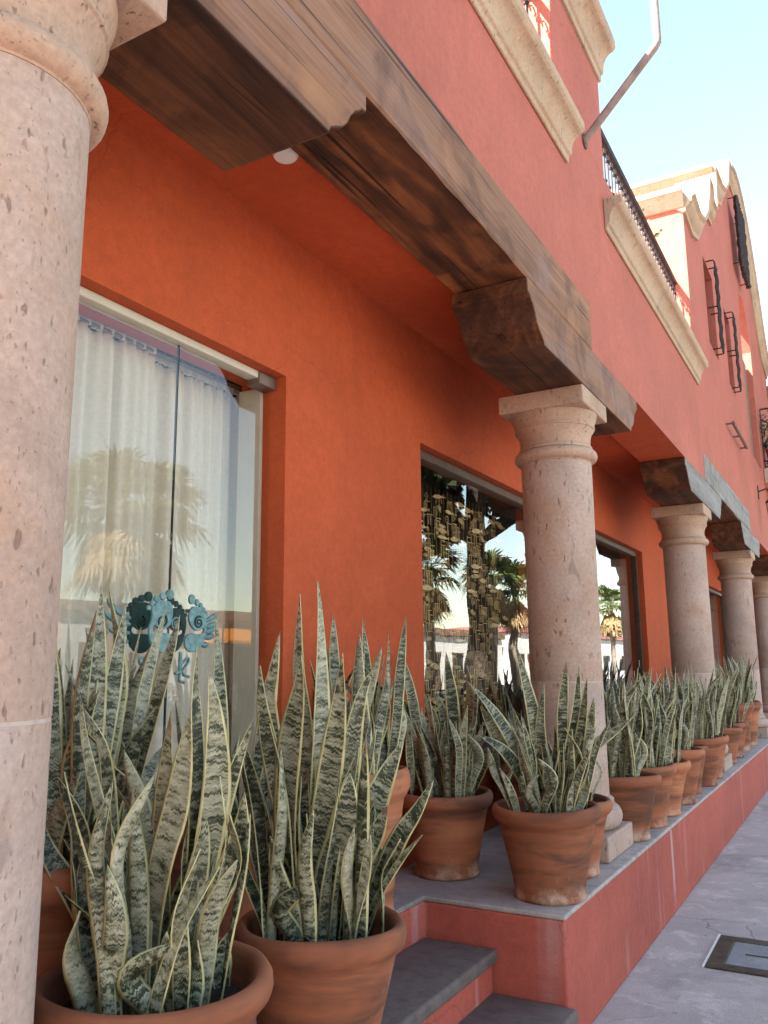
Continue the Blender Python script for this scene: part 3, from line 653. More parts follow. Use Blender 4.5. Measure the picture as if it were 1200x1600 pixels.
# lantern, wall bracket, pipe, ceiling light
t = thing('wall_lantern', 'black iron lantern on the wall under the far balcony', 'lantern', (XF, 15.0, 4.05))
MB().tube([(0, 0, .32), (.12, 0, .36), (.2, 0, .30), (.2, 0, .22)], .012, 6).build('arm', MT['iron'], t)
m = MB().lathe([(.02, .22), (.10, .14), (.105, .12), (.02, .119)], 6, (.2, 0, 0)).build('cap', MT['iron'], t)
m = MB()
for k in range(6): a = k * math.pi / 3; m.tube([(.2 + .09 * math.cos(a), .09 * math.sin(a), .12), (.2 + .06 * math.cos(a), .06 * math.sin(a), -.22)], .008, 5)
m.lathe([(.01, -.26), (.06, -.24), (.065, -.22), (.01, -.219)], 6, (.2, 0, 0)); m.build('cage', MT['iron'], t)
MB().lathe([(.01, -.21), (.05, -.2), (.075, .1), (.01, .11)], 6, (.2, 0, 0)).build('glass', MT['glass'], t)
MB().box(0.0005, .012, -.06, .06, .2, .42).build('back_plate', MT['iron'], t)
t = thing('iron_wall_bracket', 'small rusty iron bar on brackets, fixed low on the pink wall with streaks below', 'bracket', (XF, 12.1, 4.63))
MB().tube([(.09, -.75, 0), (.09, .75, 0)], .022, 8).build('bar', MT['rust'], t)
for y in (-.72, 0, .72): MB().tube([(0.0005, y, 0), (.09, y, 0)], .012, 6).build('standoff', MT['rust'], t)
t = thing('steel_pipe', 'bent rusty steel pipe reaching out from the wall into the sky', 'pipe', (XF, 4.98, 4.94))
bend = (XF * 0 + .502, .02, .54)
MB().tube([(0.0005, 0, 0), (.25, .01, .268), (.485, .02, .520), (.502, .02, .548), (.503, .02, .58), (.503, .02, 1.9)], .026, 14).build('pipe_tube', MT['galv'], t, smooth=True, ang=60)
fl = MB().lathe([(.01, -.012), (.05, -.01), (.05, .0), (.01, .004)], 14).build('flange', MT['rust'], t)
fl.rotation_euler = (0, R_(90), 0); fl.location = (.012, 0, 0)
t = tag(MB().lathe([(.001, 0), (.050, 0), (.052, -.010), (.044, -.022), (.001, -.027)], 28).build('ceiling_light', MT['lamp'], smooth=True, loc=(-1.80, 2.42, 3.5595)), 'small round white light on the porch ceiling, half hidden by the beam', 'light')

# utility hatch in the pavement
t = thing('utility_hatch', 'rectangular iron framed utility hatch with pale lid in the sidewalk', 'hatch', (-.62, 5.17, .0))
m = MB(); hw, hl = .255, .29
m.box(-hw, hw, -hl, -hl + .085, .0015, .010); m.box(-hw, hw, hl - .085, hl, .0015, .010); m.box(-hw, -hw + .085, -hl + .085, hl - .085, .0015, .010); m.box(hw - .085, hw, -hl + .085, hl - .085, .0015, .010)
m.build('frame', MT['hatch_frame'], t, bevel=.002, seg=1)
MB().box(-hw + .088, hw - .088, -hl + .088, hl - .088, .0015, .008).build('lid', MT['lid'], t, bevel=.002, seg=1)
MB().box(-.09, .16, -.012, .006, .0085, .011).build('lifting_slot', MT['hatch_frame'], t)
MB().box(-hw - .012, -hw - .001, -hl, hl, .0015, .012).build('edge_trim', MT['lamp'], t)

# ------------------------------------------------------------------ curtains behind the glass door
def curtain(y0, y1, lb, seed, n, xo=0.0):
    rng = random.Random(seed); NY = int((y1 - y0) * 130); NZ = 26; zt, zbm = 2.842, ZP + .03
    ph = [rng.uniform(0, 6.28) for _ in range(5)]
    vs = []; fs = []
    for j in range(NZ + 1):
        v = j / NZ; z = zt - (zt - zbm) * v ** 1.6
        for i in range(NY + 1):
            u = i / NY; a = u * n * 6.283
            fold = .030 * math.sin(a + .9 * math.sin(a * .37 + ph[0])) * (0.55 + .45 * math.sin(a * .21 + ph[1])) + .012 * math.sin(a * 2.3 + ph[2])
            gath = .010 * math.sin(a * 3.7 + ph[3]) * math.exp(-v * 16) + .006 * math.sin(a * 6.1 + ph[4]) * math.exp(-v * 30)
            k = 0.45 + .55 * min(1, v * 7)
            vs.append((-2.46 + xo + fold * k + gath, y0 + (y1 - y0) * u + .01 * math.sin(a * .5 + ph[1]) * v, z + .004 * math.sin(a * 1.4)))
    W_ = NY + 1
    for j in range(NZ):
        for i in range(NY): fs.append((j * W_ + i, j * W_ + i + 1, (j + 1) * W_ + i + 1, (j + 1) * W_ + i))
    t = thing('curtain', lb, 'curtain', (0, 0, 0), 'linen curtains behind the glass door')
    m = MB(); m.add(vs, fs); o = m.build('fabric', MT['curtain'], t, smooth=True, ang=180)
    sd = o.modifiers.new('thickness', 'SOLIDIFY'); sd.thickness = .0015
    # ruffled heading
    vs = []; fs = []
    for j in range(5):
        for i in range(NY + 1):
            u = i / NY; a = u * n * 6.283
            vs.append((-2.455 + xo + .012 * math.sin(a * 2.7 + ph[3]) * (.4 + .3 * j) * .6 + .006 * math.sin(a * 5.3), y0 + (y1 - y0) * u, zt + .012 * j + .003 * math.sin(a * 2.1)))
    for j in range(4):
        for i in range(NY): fs.append((j * W_ + i, j * W_ + i + 1, (j + 1) * W_ + i + 1, (j + 1) * W_ + i))
    m = MB(); m.add(vs, fs); o = m.build('heading', MT['curtain'], t, smooth=True, ang=180); sd = o.modifiers.new('thickness', 'SOLIDIFY'); sd.thickness = .0015
curtain(.60, 2.42, 'pleated linen curtain behind the door, the wide one left of the door joint', 4, 12)
curtain(2.39, 3.16, 'pleated linen curtain behind the door, beside the pale side post', 7, 5, -.055)
MB_rod = MB().tube([(-2.46, .5, 2.855), (-2.46, 3.2, 2.855)], .010, 8)
tag(MB_rod.build('curtain_rod', MT['fitting'], None), 'thin rod carrying the linen curtains behind the glass door', 'rod')

# ------------------------------------------------------------------ foot shaped metal door handles
def px_yz(u, v):     # handle drawing: zoom pixels -> metres in the door plane
    return (2.263 + (u - 500) * .2 * .00321, 1.722 - (v - 365) * .2 * .00226)
def poly_obj(pts2, x0, th, name, mat, parent):
    m = MB(); P = [px_yz(*p) for p in pts2]; sm = smooth_pts([(0, *p) for p in P] + [(0, *P[0])], 40)[:-1]
    m.prism([(p.y, p.z) for p in sm], 0, x0, x0 + th); return m.build(name, mat, parent, bevel=.0015, seg=1, smooth=True, ang=40)
def disc(u, v, ru, rv, x0, th, name, mat, parent, rot=0.0):
    y, z = px_yz(u, v); m = MB(); n = 18
    pl_ = []
    for k in range(n):
        a = 2 * math.pi * k / n; p, q = ru * .2 * .00321 * math.cos(a), rv * .2 * .00226 * math.sin(a)
        pl_.append((y + p * math.cos(rot) - q * math.sin(rot), z + p * math.sin(rot) + q * math.cos(rot)))
    m.prism(pl_, 0, x0, x0 + th); return m.build(name, mat, parent, bevel=.0015, seg=1, smooth=True, ang=40)
def spiral(u, v, r, x0, name, parent, mat, turns=1.8, sgn=1):
    y, z = px_yz(u, v); pts = []
    for k in range(26):
        t = k / 25; a = sgn * (turns * 6.283 * t) + 1.2; rr = r * (1 - .88 * t)
        pts.append((x0, y + rr * math.cos(a) * .85, z + rr * math.sin(a) * .8))
    return MB().tube(pts, [.0045 - .002 * k / 25 for k in range(26)], 6).build(name, mat, parent)
SOLES = {'left': [(480, 205), (530, 198), (572, 215), (588, 275), (582, 360), (556, 412), (508, 430), (468, 418), (448, 400), (434, 425), (440, 458), (490, 464), (555, 460), (594, 500), (590, 560), (550, 610), (490, 618), (440, 580), (411, 500), (408, 420), (426, 335), (420, 275), (440, 230)],
         'right': [(750, 232), (722, 300), (734, 375), (775, 425), (815, 432), (842, 408), (858, 420), (848, 450), (810, 460), (745, 454), (702, 482), (694, 540), (715, 595), (765, 613), (815, 590), (852, 530), (874, 450), (886, 360), (872, 290), (838, 245), (790, 226)]}
FEET = [('left', None, [(560, 148, 30, 42), (508, 168, 25, 30), (461, 192, 23, 28), (430, 232, 20, 25), (400, 268, 18, 21)], (500, 365)),
        ('right', None, [(747, 170, 27, 42), (793, 193, 17, 29), (826, 220, 16, 26), (852, 250, 14, 22), (876, 282, 13, 19)], (805, 362))]
for nm, sole, toes, sp in FEET:
    side = 'larger left' if nm == 'left' else 'smaller right'
    for front in (True, False):
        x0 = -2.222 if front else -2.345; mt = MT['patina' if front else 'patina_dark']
        lb = ('%s winged teal metal foot with spiral, fixed on the glass door' % side) if front else ('dark green metal foot inside the glass, behind the %s teal foot' % side)
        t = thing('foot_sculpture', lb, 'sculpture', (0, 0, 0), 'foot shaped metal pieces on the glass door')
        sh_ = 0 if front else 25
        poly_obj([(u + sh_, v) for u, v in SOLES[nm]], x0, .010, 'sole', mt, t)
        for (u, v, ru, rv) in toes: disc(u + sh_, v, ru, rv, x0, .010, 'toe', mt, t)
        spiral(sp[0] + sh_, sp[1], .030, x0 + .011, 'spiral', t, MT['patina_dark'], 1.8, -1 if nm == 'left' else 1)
        if front:
            fe = [[(265, 360), (190, 320), (130, 270), (100, 225)], [(265, 405), (190, 395), (120, 355), (82, 315)], [(260, 470), (200, 475), (150, 460), (110, 435)], [(255, 535), (225, 545), (205, 540), (185, 530)]] if nm == 'left' else [[(870, 350), (910, 325), (950, 295), (978, 275)], [(870, 395), (915, 385), (950, 370), (980, 350)], [(865, 440), (905, 430), (945, 410), (975, 395)], [(860, 490), (900, 480), (935, 470), (960, 458)], [(840, 550), (865, 550), (885, 545), (900, 535)]]
            for f in fe:
                pts = [(x0 + .006, *px_yz(*p)) for p in f]; pts = smooth_pts(pts, 10)
                MB().tube(pts, [.011 * math.sin(math.pi * (.15 + .8 * k / 10)) + .001 for k in range(11)], 8).build('feather', mt, t)
            if nm == 'left':
                # lower stem with ribbon curls
                for (a, b_) in (((440, 610), (440, 800)), ((665, 610), (665, 800))):
                    pts = [(x0 + .006, *px_yz(*a)), (x0 + .006, *px_yz(*b_))]; MB().tube(pts, .007, 8).build('stem', mt, t)
                for rb in ([(440, 720), (400, 740), (350, 700), (350, 665), (400, 670), (435, 720)], [(440, 760), (390, 800), (325, 835)], [(440, 760), (410, 830), (375, 875)], [(665, 720), (720, 660), (730, 690), (680, 760), (640, 780), (620, 785)], [(680, 770), (700, 800), (740, 815)], [(670, 770), (660, 840), (700, 860)]):
                    pts = smooth_pts([(x0 + .008, *px_yz(*p)) for p in rb], 14); MB().tube(pts, .006, 7).build('ribbon', mt, t)
            else:
                y_, z_ = px_yz(620, 380)
                spiral(622, 385, .030, x0 + .004, 'scroll', t, mt, 1.6, 1)
            for (v,) in ((260,), (540,)):
                yy, zz = px_yz(530 if nm == 'left' else 790, v); MB().tube([(XG + .0055, yy, zz), (x0 - .0003, yy, zz)], .007, 8).build('standoff', mt, t)

# ------------------------------------------------------------------ hanging wire ornaments in the shop windows
def ornaments(a, c, s, lb, seed, y_lo, y_hi):
    rng = random.Random(seed)
    t = thing('ornament_curtain', lb, 'window display', (0, 0, 0), 'curtains of hanging gilded wire ornaments')
    x = -2.62; st = MB(); y = y_lo
    fish = []
    while y < y_hi:
        st.box(x - .001, x + .001, y - .001, y + .001, s + .05, 2.84)
        z = 2.80 - rng.uniform(0, .06)
        while z > s + .08:
            k = rng.random(); xx = x + rng.uniform(-.05, .05)
            if k < .55:
                h = rng.uniform(.055, .10)
                for q in range(rng.choice((1, 2, 3))):
                    yy = y + q * .034 - .034; st.box(xx - .003, xx + .003, yy - .0026, yy + .0026, z - h, z)
                st.box(xx - .003, xx + .003, y - .040, y + .040, z - .004, z + .001); z -= h + .015
            elif k < .80:
                r = rng.uniform(.016, .026); n = rng.choice((4, 4, 8)); pts = [(xx, y + r * math.cos(6.283 * i / n), z - r + r * math.sin(6.283 * i / n)) for i in range(n + 1)]
                st.tube(pts, .0034, 4); st.tube([(xx, y - r * .4, z - r), (xx, y + r * .4, z - r)], .0025, 4); z -= 2 * r + .01
            else:
                fish.append((xx + .02, y, z - .015, rng.uniform(.8, 1.35), rng.uniform(-.12, .12))); z -= .038
        y += rng.uniform(.058, .078)
    o = st.build('wire_strands', MT['ornament'], t); o['kind'] = 'stuff'
    pr = [(-.065, .0), (-.045, .012), (-.015, .018), (.02, .013), (.04, .003), (.062, .016), (.058, .0), (.062, -.016), (.04, -.003), (.02, -.012), (-.015, -.014), (-.045, -.010)]
    me = MB().prism(pr, 0, -.004, .004).build('wire_fish', MT['ornament'], t, bevel=.0015, seg=1)
    first = True
    for (fx, fy, fz, sc, ro) in fish[:150]:
        f = me if first else me.copy()
        if not first: C.objects.link(f)
        first = False; f.location = (fx, fy, fz); f.scale = (1, sc, sc); f.rotation_euler = (ro, 0, rng.uniform(-.4, .4))
ornaments(*WIN[1], 'dense curtain of gilded wire fish and bars in the window left of the whole column', 21, 4.36, 6.56)
ornaments(*WIN[2], 'curtain of gilded wire ornaments in the window right of the whole column', 22, 7.95, 9.75)
# figure in the third window
t = thing('display_figure', 'slender blue grey figurine with dark hat standing inside the shop window', 'figurine', (-2.50, 9.60, 1.0), None)
t.scale = (1, 1, .62)
MB().box(-.12, .12, -.12, .12, -.0, .03).build('stand', MT['black'], t)
MB().lathe([(.02, .03), (.17, .04), (.14, .35), (.09, .6), (.07, .72), (.09, .85), (.10, .95), (.045, 1.02), (.03, 1.06)], 20).build('dress', MT['cloth_blue'], t, smooth=True)
MB().lathe([(.01, 1.05), (.05, 1.08), (.062, 1.13), (.05, 1.18), (.01, 1.2)], 16).build('head', MT['black'], t, smooth=True)
MB().lathe([(.02, 1.17), (.14, 1.18), (.13, 1.195), (.07, 1.2), (.06, 1.27), (.02, 1.28)], 20).build('hat', MT['black'], t, smooth=True)
for sg in (1, -1): MB().tube([(0, sg * .09, .93), (.05, sg * .15, .75), (.08, sg * .09, .62)], [.03, .024, .018], 8).build('arm', MT['cloth_blue'], t, smooth=True)
tag(MB().box(-2.283, -2.280, 10.03, 10.06, 1.52, 1.60).build('door_tag', MT['lamp']), 'small white tag hanging inside the dark frame of the third window', 'tag')

# ------------------------------------------------------------------ terracotta pots
POT_PROF = [(.01, 0), (.158, 0), (.165, .006), (.167, .020), (.160, .030), (.1625, .060), (.178, .14), (.198, .23), (.214, .300), (.219, .318), (.232, .330), (.243, .344), (.2485, .362), (.2475, .380), (.240, .394), (.229, .400), (.219, .396), (.213, .384), (.209, .36), (.197, .325), (.186, .285), (.01, .284)]
def pot(name_label, x, y, rs=1.0, h=.40, group='terracotta pots along the walkway', seed=0):
    t = thing('terracotta_pot', name_label, 'plant pot', (x, y, ZP), group, rz=seed * 1.3)
    rng = random.Random(seed + 50); k = h / .40
    prof = [(r * rs, z * k) for r, z in POT_PROF]
    m = MB(); m.lathe(prof[:-1] , 56)
    # slightly uneven, hand thrown
    m.v = [(vx * (1 + .010 * math.sin(3 * math.atan2(vy, vx) + seed) + .006 * math.sin(vz * 26 + seed)), vy * (1 + .010 * math.sin(2 * math.atan2(vy, vx) + seed * 2)), vz + .004 * math.sin(2 * math.atan2(vy, vx) + seed) * (vz / h)) for vx, vy, vz in m.v]
    m.build('pot_wall', MT['pot'], t, smooth=True, ang=60)
    t.rotation_euler = (rng.uniform(-.014, .014), rng.uniform(-.014, .014), seed * 1.3)
    s = MB(); vs = [(0, 0, h * .80)]; fs = []
    for i, rr in enumerate((.06, .12, .17, .2085)):
        for q in range(28):
            a = 6.283 * q / 28; vs.append((rr * rs * math.cos(a), rr * rs * math.sin(a), h * .80 + (rng.uniform(-.006, .008) if i < 3 else -.004)))
    for q in range(28): fs.append((0, 1 + q, 1 + (q + 1) % 28))
    for i in range(3):
        for q in range(28): fs.append((1 + i * 28 + q, 1 + (i + 1) * 28 + q, 1 + (i + 1) * 28 + (q + 1) % 28, 1 + i * 28 + (q + 1) % 28))
    s.add(vs, fs); s.build('soil', MT['soil'], t, smooth=True, ang=80)
    return t

# ------------------------------------------------------------------ snake plants: every leaf a closed blade with UVs
def leaf_mesh(name, P, width, face, twist0=0.0, twist1=0.0, rows=15, wide=.46, seed=0):
    rng = random.Random(seed); pts = smooth_pts(P, rows); vs = []; uvs = []; fs = []
    ln = [0.0]
    for a, b_ in zip(pts, pts[1:]): ln.append(ln[-1] + (b_ - a).length)
    wob = [rng.uniform(0, 6.28) for _ in range(3)]
    for i, p in enumerate(pts):
        t = ln[i] / ln[-1]
        d = (pts[min(i + 1, rows)] - pts[max(i - 1, 0)]).normalized()
        f = face - d * face.dot(d); f = f.normalized() if f.length > 1e-4 else d.orthogonal().normalized()
        f = Matrix.Rotation(twist0 + (twist1 - twist0) * t, 3, d) @ f
        s = d.cross(f).normalized()
        if t < wide: w = .60 + .40 * math.sin(t / wide * math.pi / 2)
        else:
            q = (t - wide) / (1 - wide); w = (1 - q ** 2.15) + .012 * (1 - q) + (.03 if q < .999 else .008)
        hw = width * .5 * w
        rip = .07 * width * math.sin(t * 11 + wob[0]) * (1 if t > .15 else 0)
        cup = .30 + .25 * (1 - t); th = .0026 * (1 - .6 * t) + .0006
        prof = [(-1, cup * .52 , 0), (-.80, cup * .30, 1), (-.35, cup * .04, 1), (0, 0, 1), (.35, cup * .04, 1), (.80, cup * .30, 1), (1, cup * .52, 0), (.55, cup * .12, -1), (0, 0, -1), (-.55, cup * .12, -1)]
        for (u, c, sd) in prof:
            o = p + s * hw * u + f * (hw * c + sd * th + rip * abs(u) ** 2 * (1 if u > 0 else -.6) * .5)
            vs.append(o); uvs.append((.5 + .5 * u, ln[i]))
    n = 10
    for i in range(rows):
        for k in range(n): k2 = (k + 1) % n; fs.append((i * n + k, i * n + k2, (i + 1) * n + k2, (i + 1) * n + k))
    fs.append(tuple(range(rows * n, rows * n + n)))
    me = bpy.data.meshes.new(name); me.from_pydata([tuple(v) for v in vs], [], fs); me.materials.append(MT['leaf'])
    uvl = me.uv_layers.new(name='UVMap'); flat = []
    for lp in me.loops: flat += uvs[lp.vertex_index]
    uvl.data.foreach_set('uv', flat); at_ = me.attributes.new('tip', 'FLOAT', 'POINT'); at_.data.foreach_set('value', [min(1.0, u[1] / ln[-1]) for u in uvs]); me.polygons.foreach_set('use_smooth', [True] * len(me.polygons)); me.update()
    return me
CAMXY = Vector((0, 0, 0))
def rand_leaf(rng, r0, height, width, lean, base=None, az=None):
    a = rng.uniform(0, 6.283) if az is None else az
    r = r0 * math.sqrt(rng.random()) if base is None else base
    b0 = Vector((r * math.cos(a + rng.uniform(-.5, .5)), r * math.sin(a + rng.uniform(-.5, .5)), -.03))
    ln = lean * rng.uniform(.2, 1.0) * (.35 + .9 * r / max(r0, .01)); az2 = a + rng.uniform(-.7, .7)
    d = Vector((math.cos(az2), math.sin(az2), 0)); side = Vector((-d.y, d.x, 0))
    k = rng.uniform(-.09, .09)
    P = [b0, b0 + d * ln * height * .22 + side * k * .4 + Vector((0, 0, height * .36)), b0 + d * ln * height * .52 + side * k + Vector((0, 0, height * .70)), b0 + d * ln * height * rng.uniform(.7, 1.15) + side * k * rng.uniform(-1, 2) + Vector((0, 0, height))]
    th = az2 + rng.uniform(-1.1, 1.1) + (math.pi if rng.random() < .75 else 0)
    face = Vector((math.cos(th), math.sin(th), 0))
    return P, width, face
def snake_plant(label, loc, n, hmin, hmax, wmin, wmax, lean, r0, seed, fixed=None, rot=0.0, az_range=None):
    rng = random.Random(seed)
    t = thing('snake_plant', label, 'snake plant', loc, 'snake plants in the terracotta pots')
    L0 = Vector(loc)
    for i, (pts, w) in enumerate(fixed or []):
        P = [Vector(p) - L0 for p in pts]
        to = (Vector((0, 0, 1.4)) - Vector(pts[len(pts) // 2])); to.z = 0; to.normalize()
        an = rng.uniform(-.55, .55); face = Matrix.Rotation(an, 3, 'Z') @ to
        me = leaf_mesh('leaf', P, w / max(.75, math.cos(an)) * 1.12, face, rng.uniform(-.15, .15), rng.uniform(-.9, .9), 20, rng.uniform(.45, .64), seed * 100 + i)
        link('leaf', me, t)
    for i in range(n):
        h = rng.uniform(hmin, hmax) * (rng.choice((1, 1, 1, .9, .78, .62)))
        az = None if az_range is None else rng.uniform(*az_range)
        P, w, face = rand_leaf(rng, r0, h, rng.uniform(wmin, wmax), lean, az=az)
        me = leaf_mesh('leaf', P, w, face, rng.uniform(-.4, .4), rng.uniform(-2.0, 2.0), 16, rng.uniform(.45, .66), seed * 100 + 50 + i)
        link('leaf', me, t)
    return t

# main leaves of the four nearest plants: centre line points in metres and blade width
P1 = [
([(-1.476,1.511,0.785),(-1.457,1.496,0.967),(-1.422,1.488,1.125),(-1.382,1.489,1.257),(-1.34,1.475,1.465)], 0.0566),
([(-1.52,1.503,0.785),(-1.531,1.479,0.976),(-1.555,1.452,1.119),(-1.553,1.445,1.241)], 0.0462),
([(-1.548,1.473,0.785),(-1.583,1.448,0.937),(-1.606,1.434,1.04),(-1.607,1.43,1.155)], 0.0513),
([(-1.59,1.511,0.785),(-1.645,1.474,0.952),(-1.659,1.464,1.07),(-1.668,1.461,1.174),(-1.717,1.429,1.298)], 0.0416),
([(-1.47,1.562,0.785),(-1.441,1.563,0.947),(-1.404,1.574,1.053),(-1.379,1.573,1.182),(-1.392,1.569,1.224)], 0.0441),
([(-1.394,1.635,0.785),(-1.423,1.617,0.924),(-1.421,1.609,1.075),(-1.404,1.618,1.183),(-1.415,1.61,1.297)], 0.0531),
([(-1.488,1.631,0.785),(-1.387,1.619,0.987),(-1.298,1.6,1.154),(-1.256,1.566,1.271)], 0.0514),
([(-1.368,1.637,0.785),(-1.361,1.622,0.89),(-1.34,1.617,0.949)], 0.04),
([(-1.541,1.597,0.785),(-1.539,1.583,1.029),(-1.559,1.567,1.197),(-1.671,1.502,1.35)], 0.0484),
([(-1.554,1.582,0.785),(-1.557,1.557,0.977),(-1.541,1.549,1.103),(-1.546,1.514,1.303)], 0.0426),
([(-1.583,1.534,0.785),(-1.669,1.474,1.002),(-1.744,1.433,1.126),(-1.775,1.422,1.229)], 0.0476),
([(-1.519,1.614,0.785),(-1.485,1.553,1.065),(-1.435,1.504,1.301),(-1.395,1.467,1.454)], 0.0514),
([(-1.486,1.632,0.785),(-1.432,1.598,1.111),(-1.403,1.563,1.346),(-1.388,1.537,1.498),(-1.373,1.522,1.601)], 0.0428),
([(-1.492,1.629,0.785),(-1.425,1.609,1.026),(-1.36,1.585,1.25),(-1.333,1.548,1.429),(-1.326,1.513,1.551)], 0.0571),
([(-1.49,1.63,0.785),(-1.438,1.618,1.022),(-1.373,1.618,1.207),(-1.329,1.621,1.319),(-1.282,1.626,1.431)], 0.0485),
([(-1.576,1.548,0.785),(-1.588,1.506,1.001),(-1.58,1.476,1.181),(-1.578,1.444,1.356),(-1.614,1.404,1.464)], 0.0337),
([(-1.57,1.56,0.785),(-1.555,1.49,1.062),(-1.562,1.422,1.244),(-1.559,1.367,1.39),(-1.539,1.33,1.495)], 0.0226),
]
P2 = [
([(-1.446,2.041,0.8),(-1.435,1.978,1.082),(-1.397,1.936,1.311),(-1.35,1.911,1.486),(-1.327,1.888,1.583)], 0.07),
([(-1.419,2.055,0.8),(-1.375,2.029,1.015),(-1.312,2.004,1.245),(-1.265,1.979,1.433),(-1.235,1.951,1.588)], 0.0666),
([(-1.426,2.127,0.8),(-1.416,2.093,1.1),(-1.389,2.07,1.364),(-1.377,2.053,1.555),(-1.373,2.041,1.705),(-1.377,2.036,1.8)], 0.0603),
([(-1.371,2.151,0.8),(-1.333,2.126,1.111),(-1.307,2.11,1.324),(-1.27,2.112,1.479),(-1.23,2.131,1.559)], 0.0581),
([(-1.387,2.072,0.8),(-1.345,2.043,0.966),(-1.279,2.025,1.112),(-1.238,1.991,1.269)], 0.0666),
([(-1.387,2.146,0.8),(-1.319,2.161,1.039),(-1.249,2.185,1.212),(-1.19,2.212,1.341)], 0.0684),
([(-1.393,2.145,0.8),(-1.32,2.13,0.971),(-1.24,2.125,1.088),(-1.189,2.111,1.172)], 0.0582),
([(-1.3,2.151,0.8),(-1.262,2.161,0.912),(-1.191,2.175,1.067),(-1.139,2.193,1.147),(-1.094,2.206,1.232)], 0.0505),
([(-1.313,2.154,0.8),(-1.244,2.148,0.918),(-1.167,2.143,1.024),(-1.097,2.14,1.097)], 0.0189),
([(-1.446,2.041,0.8),(-1.438,1.988,0.937),(-1.436,1.935,1.028),(-1.424,1.89,1.104)], 0.05),
([(-1.489,2.043,0.8),(-1.532,2.007,1.004),(-1.557,1.978,1.201),(-1.574,1.969,1.321)], 0.0673),
([(-1.444,2.114,0.8),(-1.463,2.034,1.084),(-1.48,1.96,1.313),(-1.48,1.914,1.458),(-1.466,1.885,1.558)], 0.0547),
([(-1.444,2.114,0.8),(-1.476,1.993,1.242),(-1.473,1.937,1.443),(-1.444,1.918,1.541),(-1.412,1.899,1.64)], 0.0479),
([(-1.298,2.151,0.8),(-1.278,2.175,0.928),(-1.274,2.198,0.991),(-1.283,2.208,1.075)], 0.0471),
([(-1.442,2.115,0.8),(-1.425,2.07,1.179),(-1.423,2.046,1.392),(-1.433,2.026,1.549),(-1.419,2.008,1.762)], 0.0513),
([(-1.301,2.141,0.8),(-1.281,2.119,0.882),(-1.263,2.096,0.936)], 0.0335),
([(-1.339,2.121,0.8),(-1.361,2.118,0.935),(-1.346,2.132,1.063),(-1.339,2.148,1.16)], 0.047),
([(-1.448,2.11,0.8),(-1.446,2.074,1.017),(-1.432,2.054,1.163),(-1.413,2.045,1.267)], 0.0479),
([(-1.468,2.088,0.8),(-1.48,2.047,1.05),(-1.513,2.021,1.142),(-1.565,1.989,1.213)], 0.0443),
([(-1.396,2.143,0.8),(-1.353,2.099,1.054),(-1.339,2.052,1.215),(-1.283,2.045,1.299)], 0.0479),
([(-1.391,2.145,0.8),(-1.329,2.157,1.083),(-1.283,2.173,1.276),(-1.271,2.191,1.368)], 0.0376),
]
PA = [
([(-1.319,4.034,0.84),(-1.356,4.003,0.963),(-1.395,3.949,1.165),(-1.409,3.907,1.367),(-1.449,3.834,1.65)], 0.0629),
([(-1.368,4.032,0.84),(-1.446,3.982,1.015),(-1.551,3.894,1.262),(-1.626,3.85,1.386),(-1.705,3.809,1.485)], 0.0612),
([(-1.37,4.031,0.84),(-1.456,3.991,0.961),(-1.561,3.916,1.163),(-1.649,3.853,1.356)], 0.0592),
([(-1.447,3.993,0.84),(-1.478,3.928,1.026),(-1.535,3.855,1.149),(-1.629,3.77,1.232)], 0.0562),
([(-1.368,4.032,0.84),(-1.377,3.977,1.06),(-1.372,3.926,1.266),(-1.335,3.895,1.463)], 0.049),
([(-1.319,4.034,0.84),(-1.29,3.985,1.067),(-1.261,3.924,1.319),(-1.214,3.874,1.566)], 0.0487),
([(-1.31,4.033,0.84),(-1.263,3.983,1.112),(-1.203,3.944,1.337),(-1.165,3.898,1.541)], 0.0558),
([(-1.301,4.032,0.84),(-1.235,3.998,1.063),(-1.174,3.953,1.288),(-1.125,3.905,1.502)], 0.0486),
([(-1.313,4.034,0.84),(-1.225,4.022,1.092),(-1.157,4.01,1.264),(-1.124,3.985,1.402)], 0.0507),
([(-1.327,4.035,0.84),(-1.27,4.037,1.036),(-1.149,4.083,1.17),(-1.046,4.129,1.252),(-0.985,4.158,1.305)], 0.059),
([(-1.427,4.008,0.84),(-1.414,3.959,0.967),(-1.387,3.918,1.072),(-1.355,3.878,1.179)], 0.0716),
([(-1.325,4.035,0.84),(-1.299,4.038,0.982),(-1.258,4.048,1.104),(-1.25,4.054,1.154)], 0.0457),
([(-1.339,4.035,0.84),(-1.324,3.991,1.065),(-1.307,3.967,1.168),(-1.305,3.935,1.269)], 0.056),
([(-1.29,4.029,0.84),(-1.262,3.99,1.066),(-1.203,3.978,1.219),(-1.15,3.973,1.319)], 0.0556),
([(-1.395,4.024,0.84),(-1.435,3.961,1.163),(-1.48,3.943,1.234),(-1.511,3.922,1.355)], 0.0409),
]
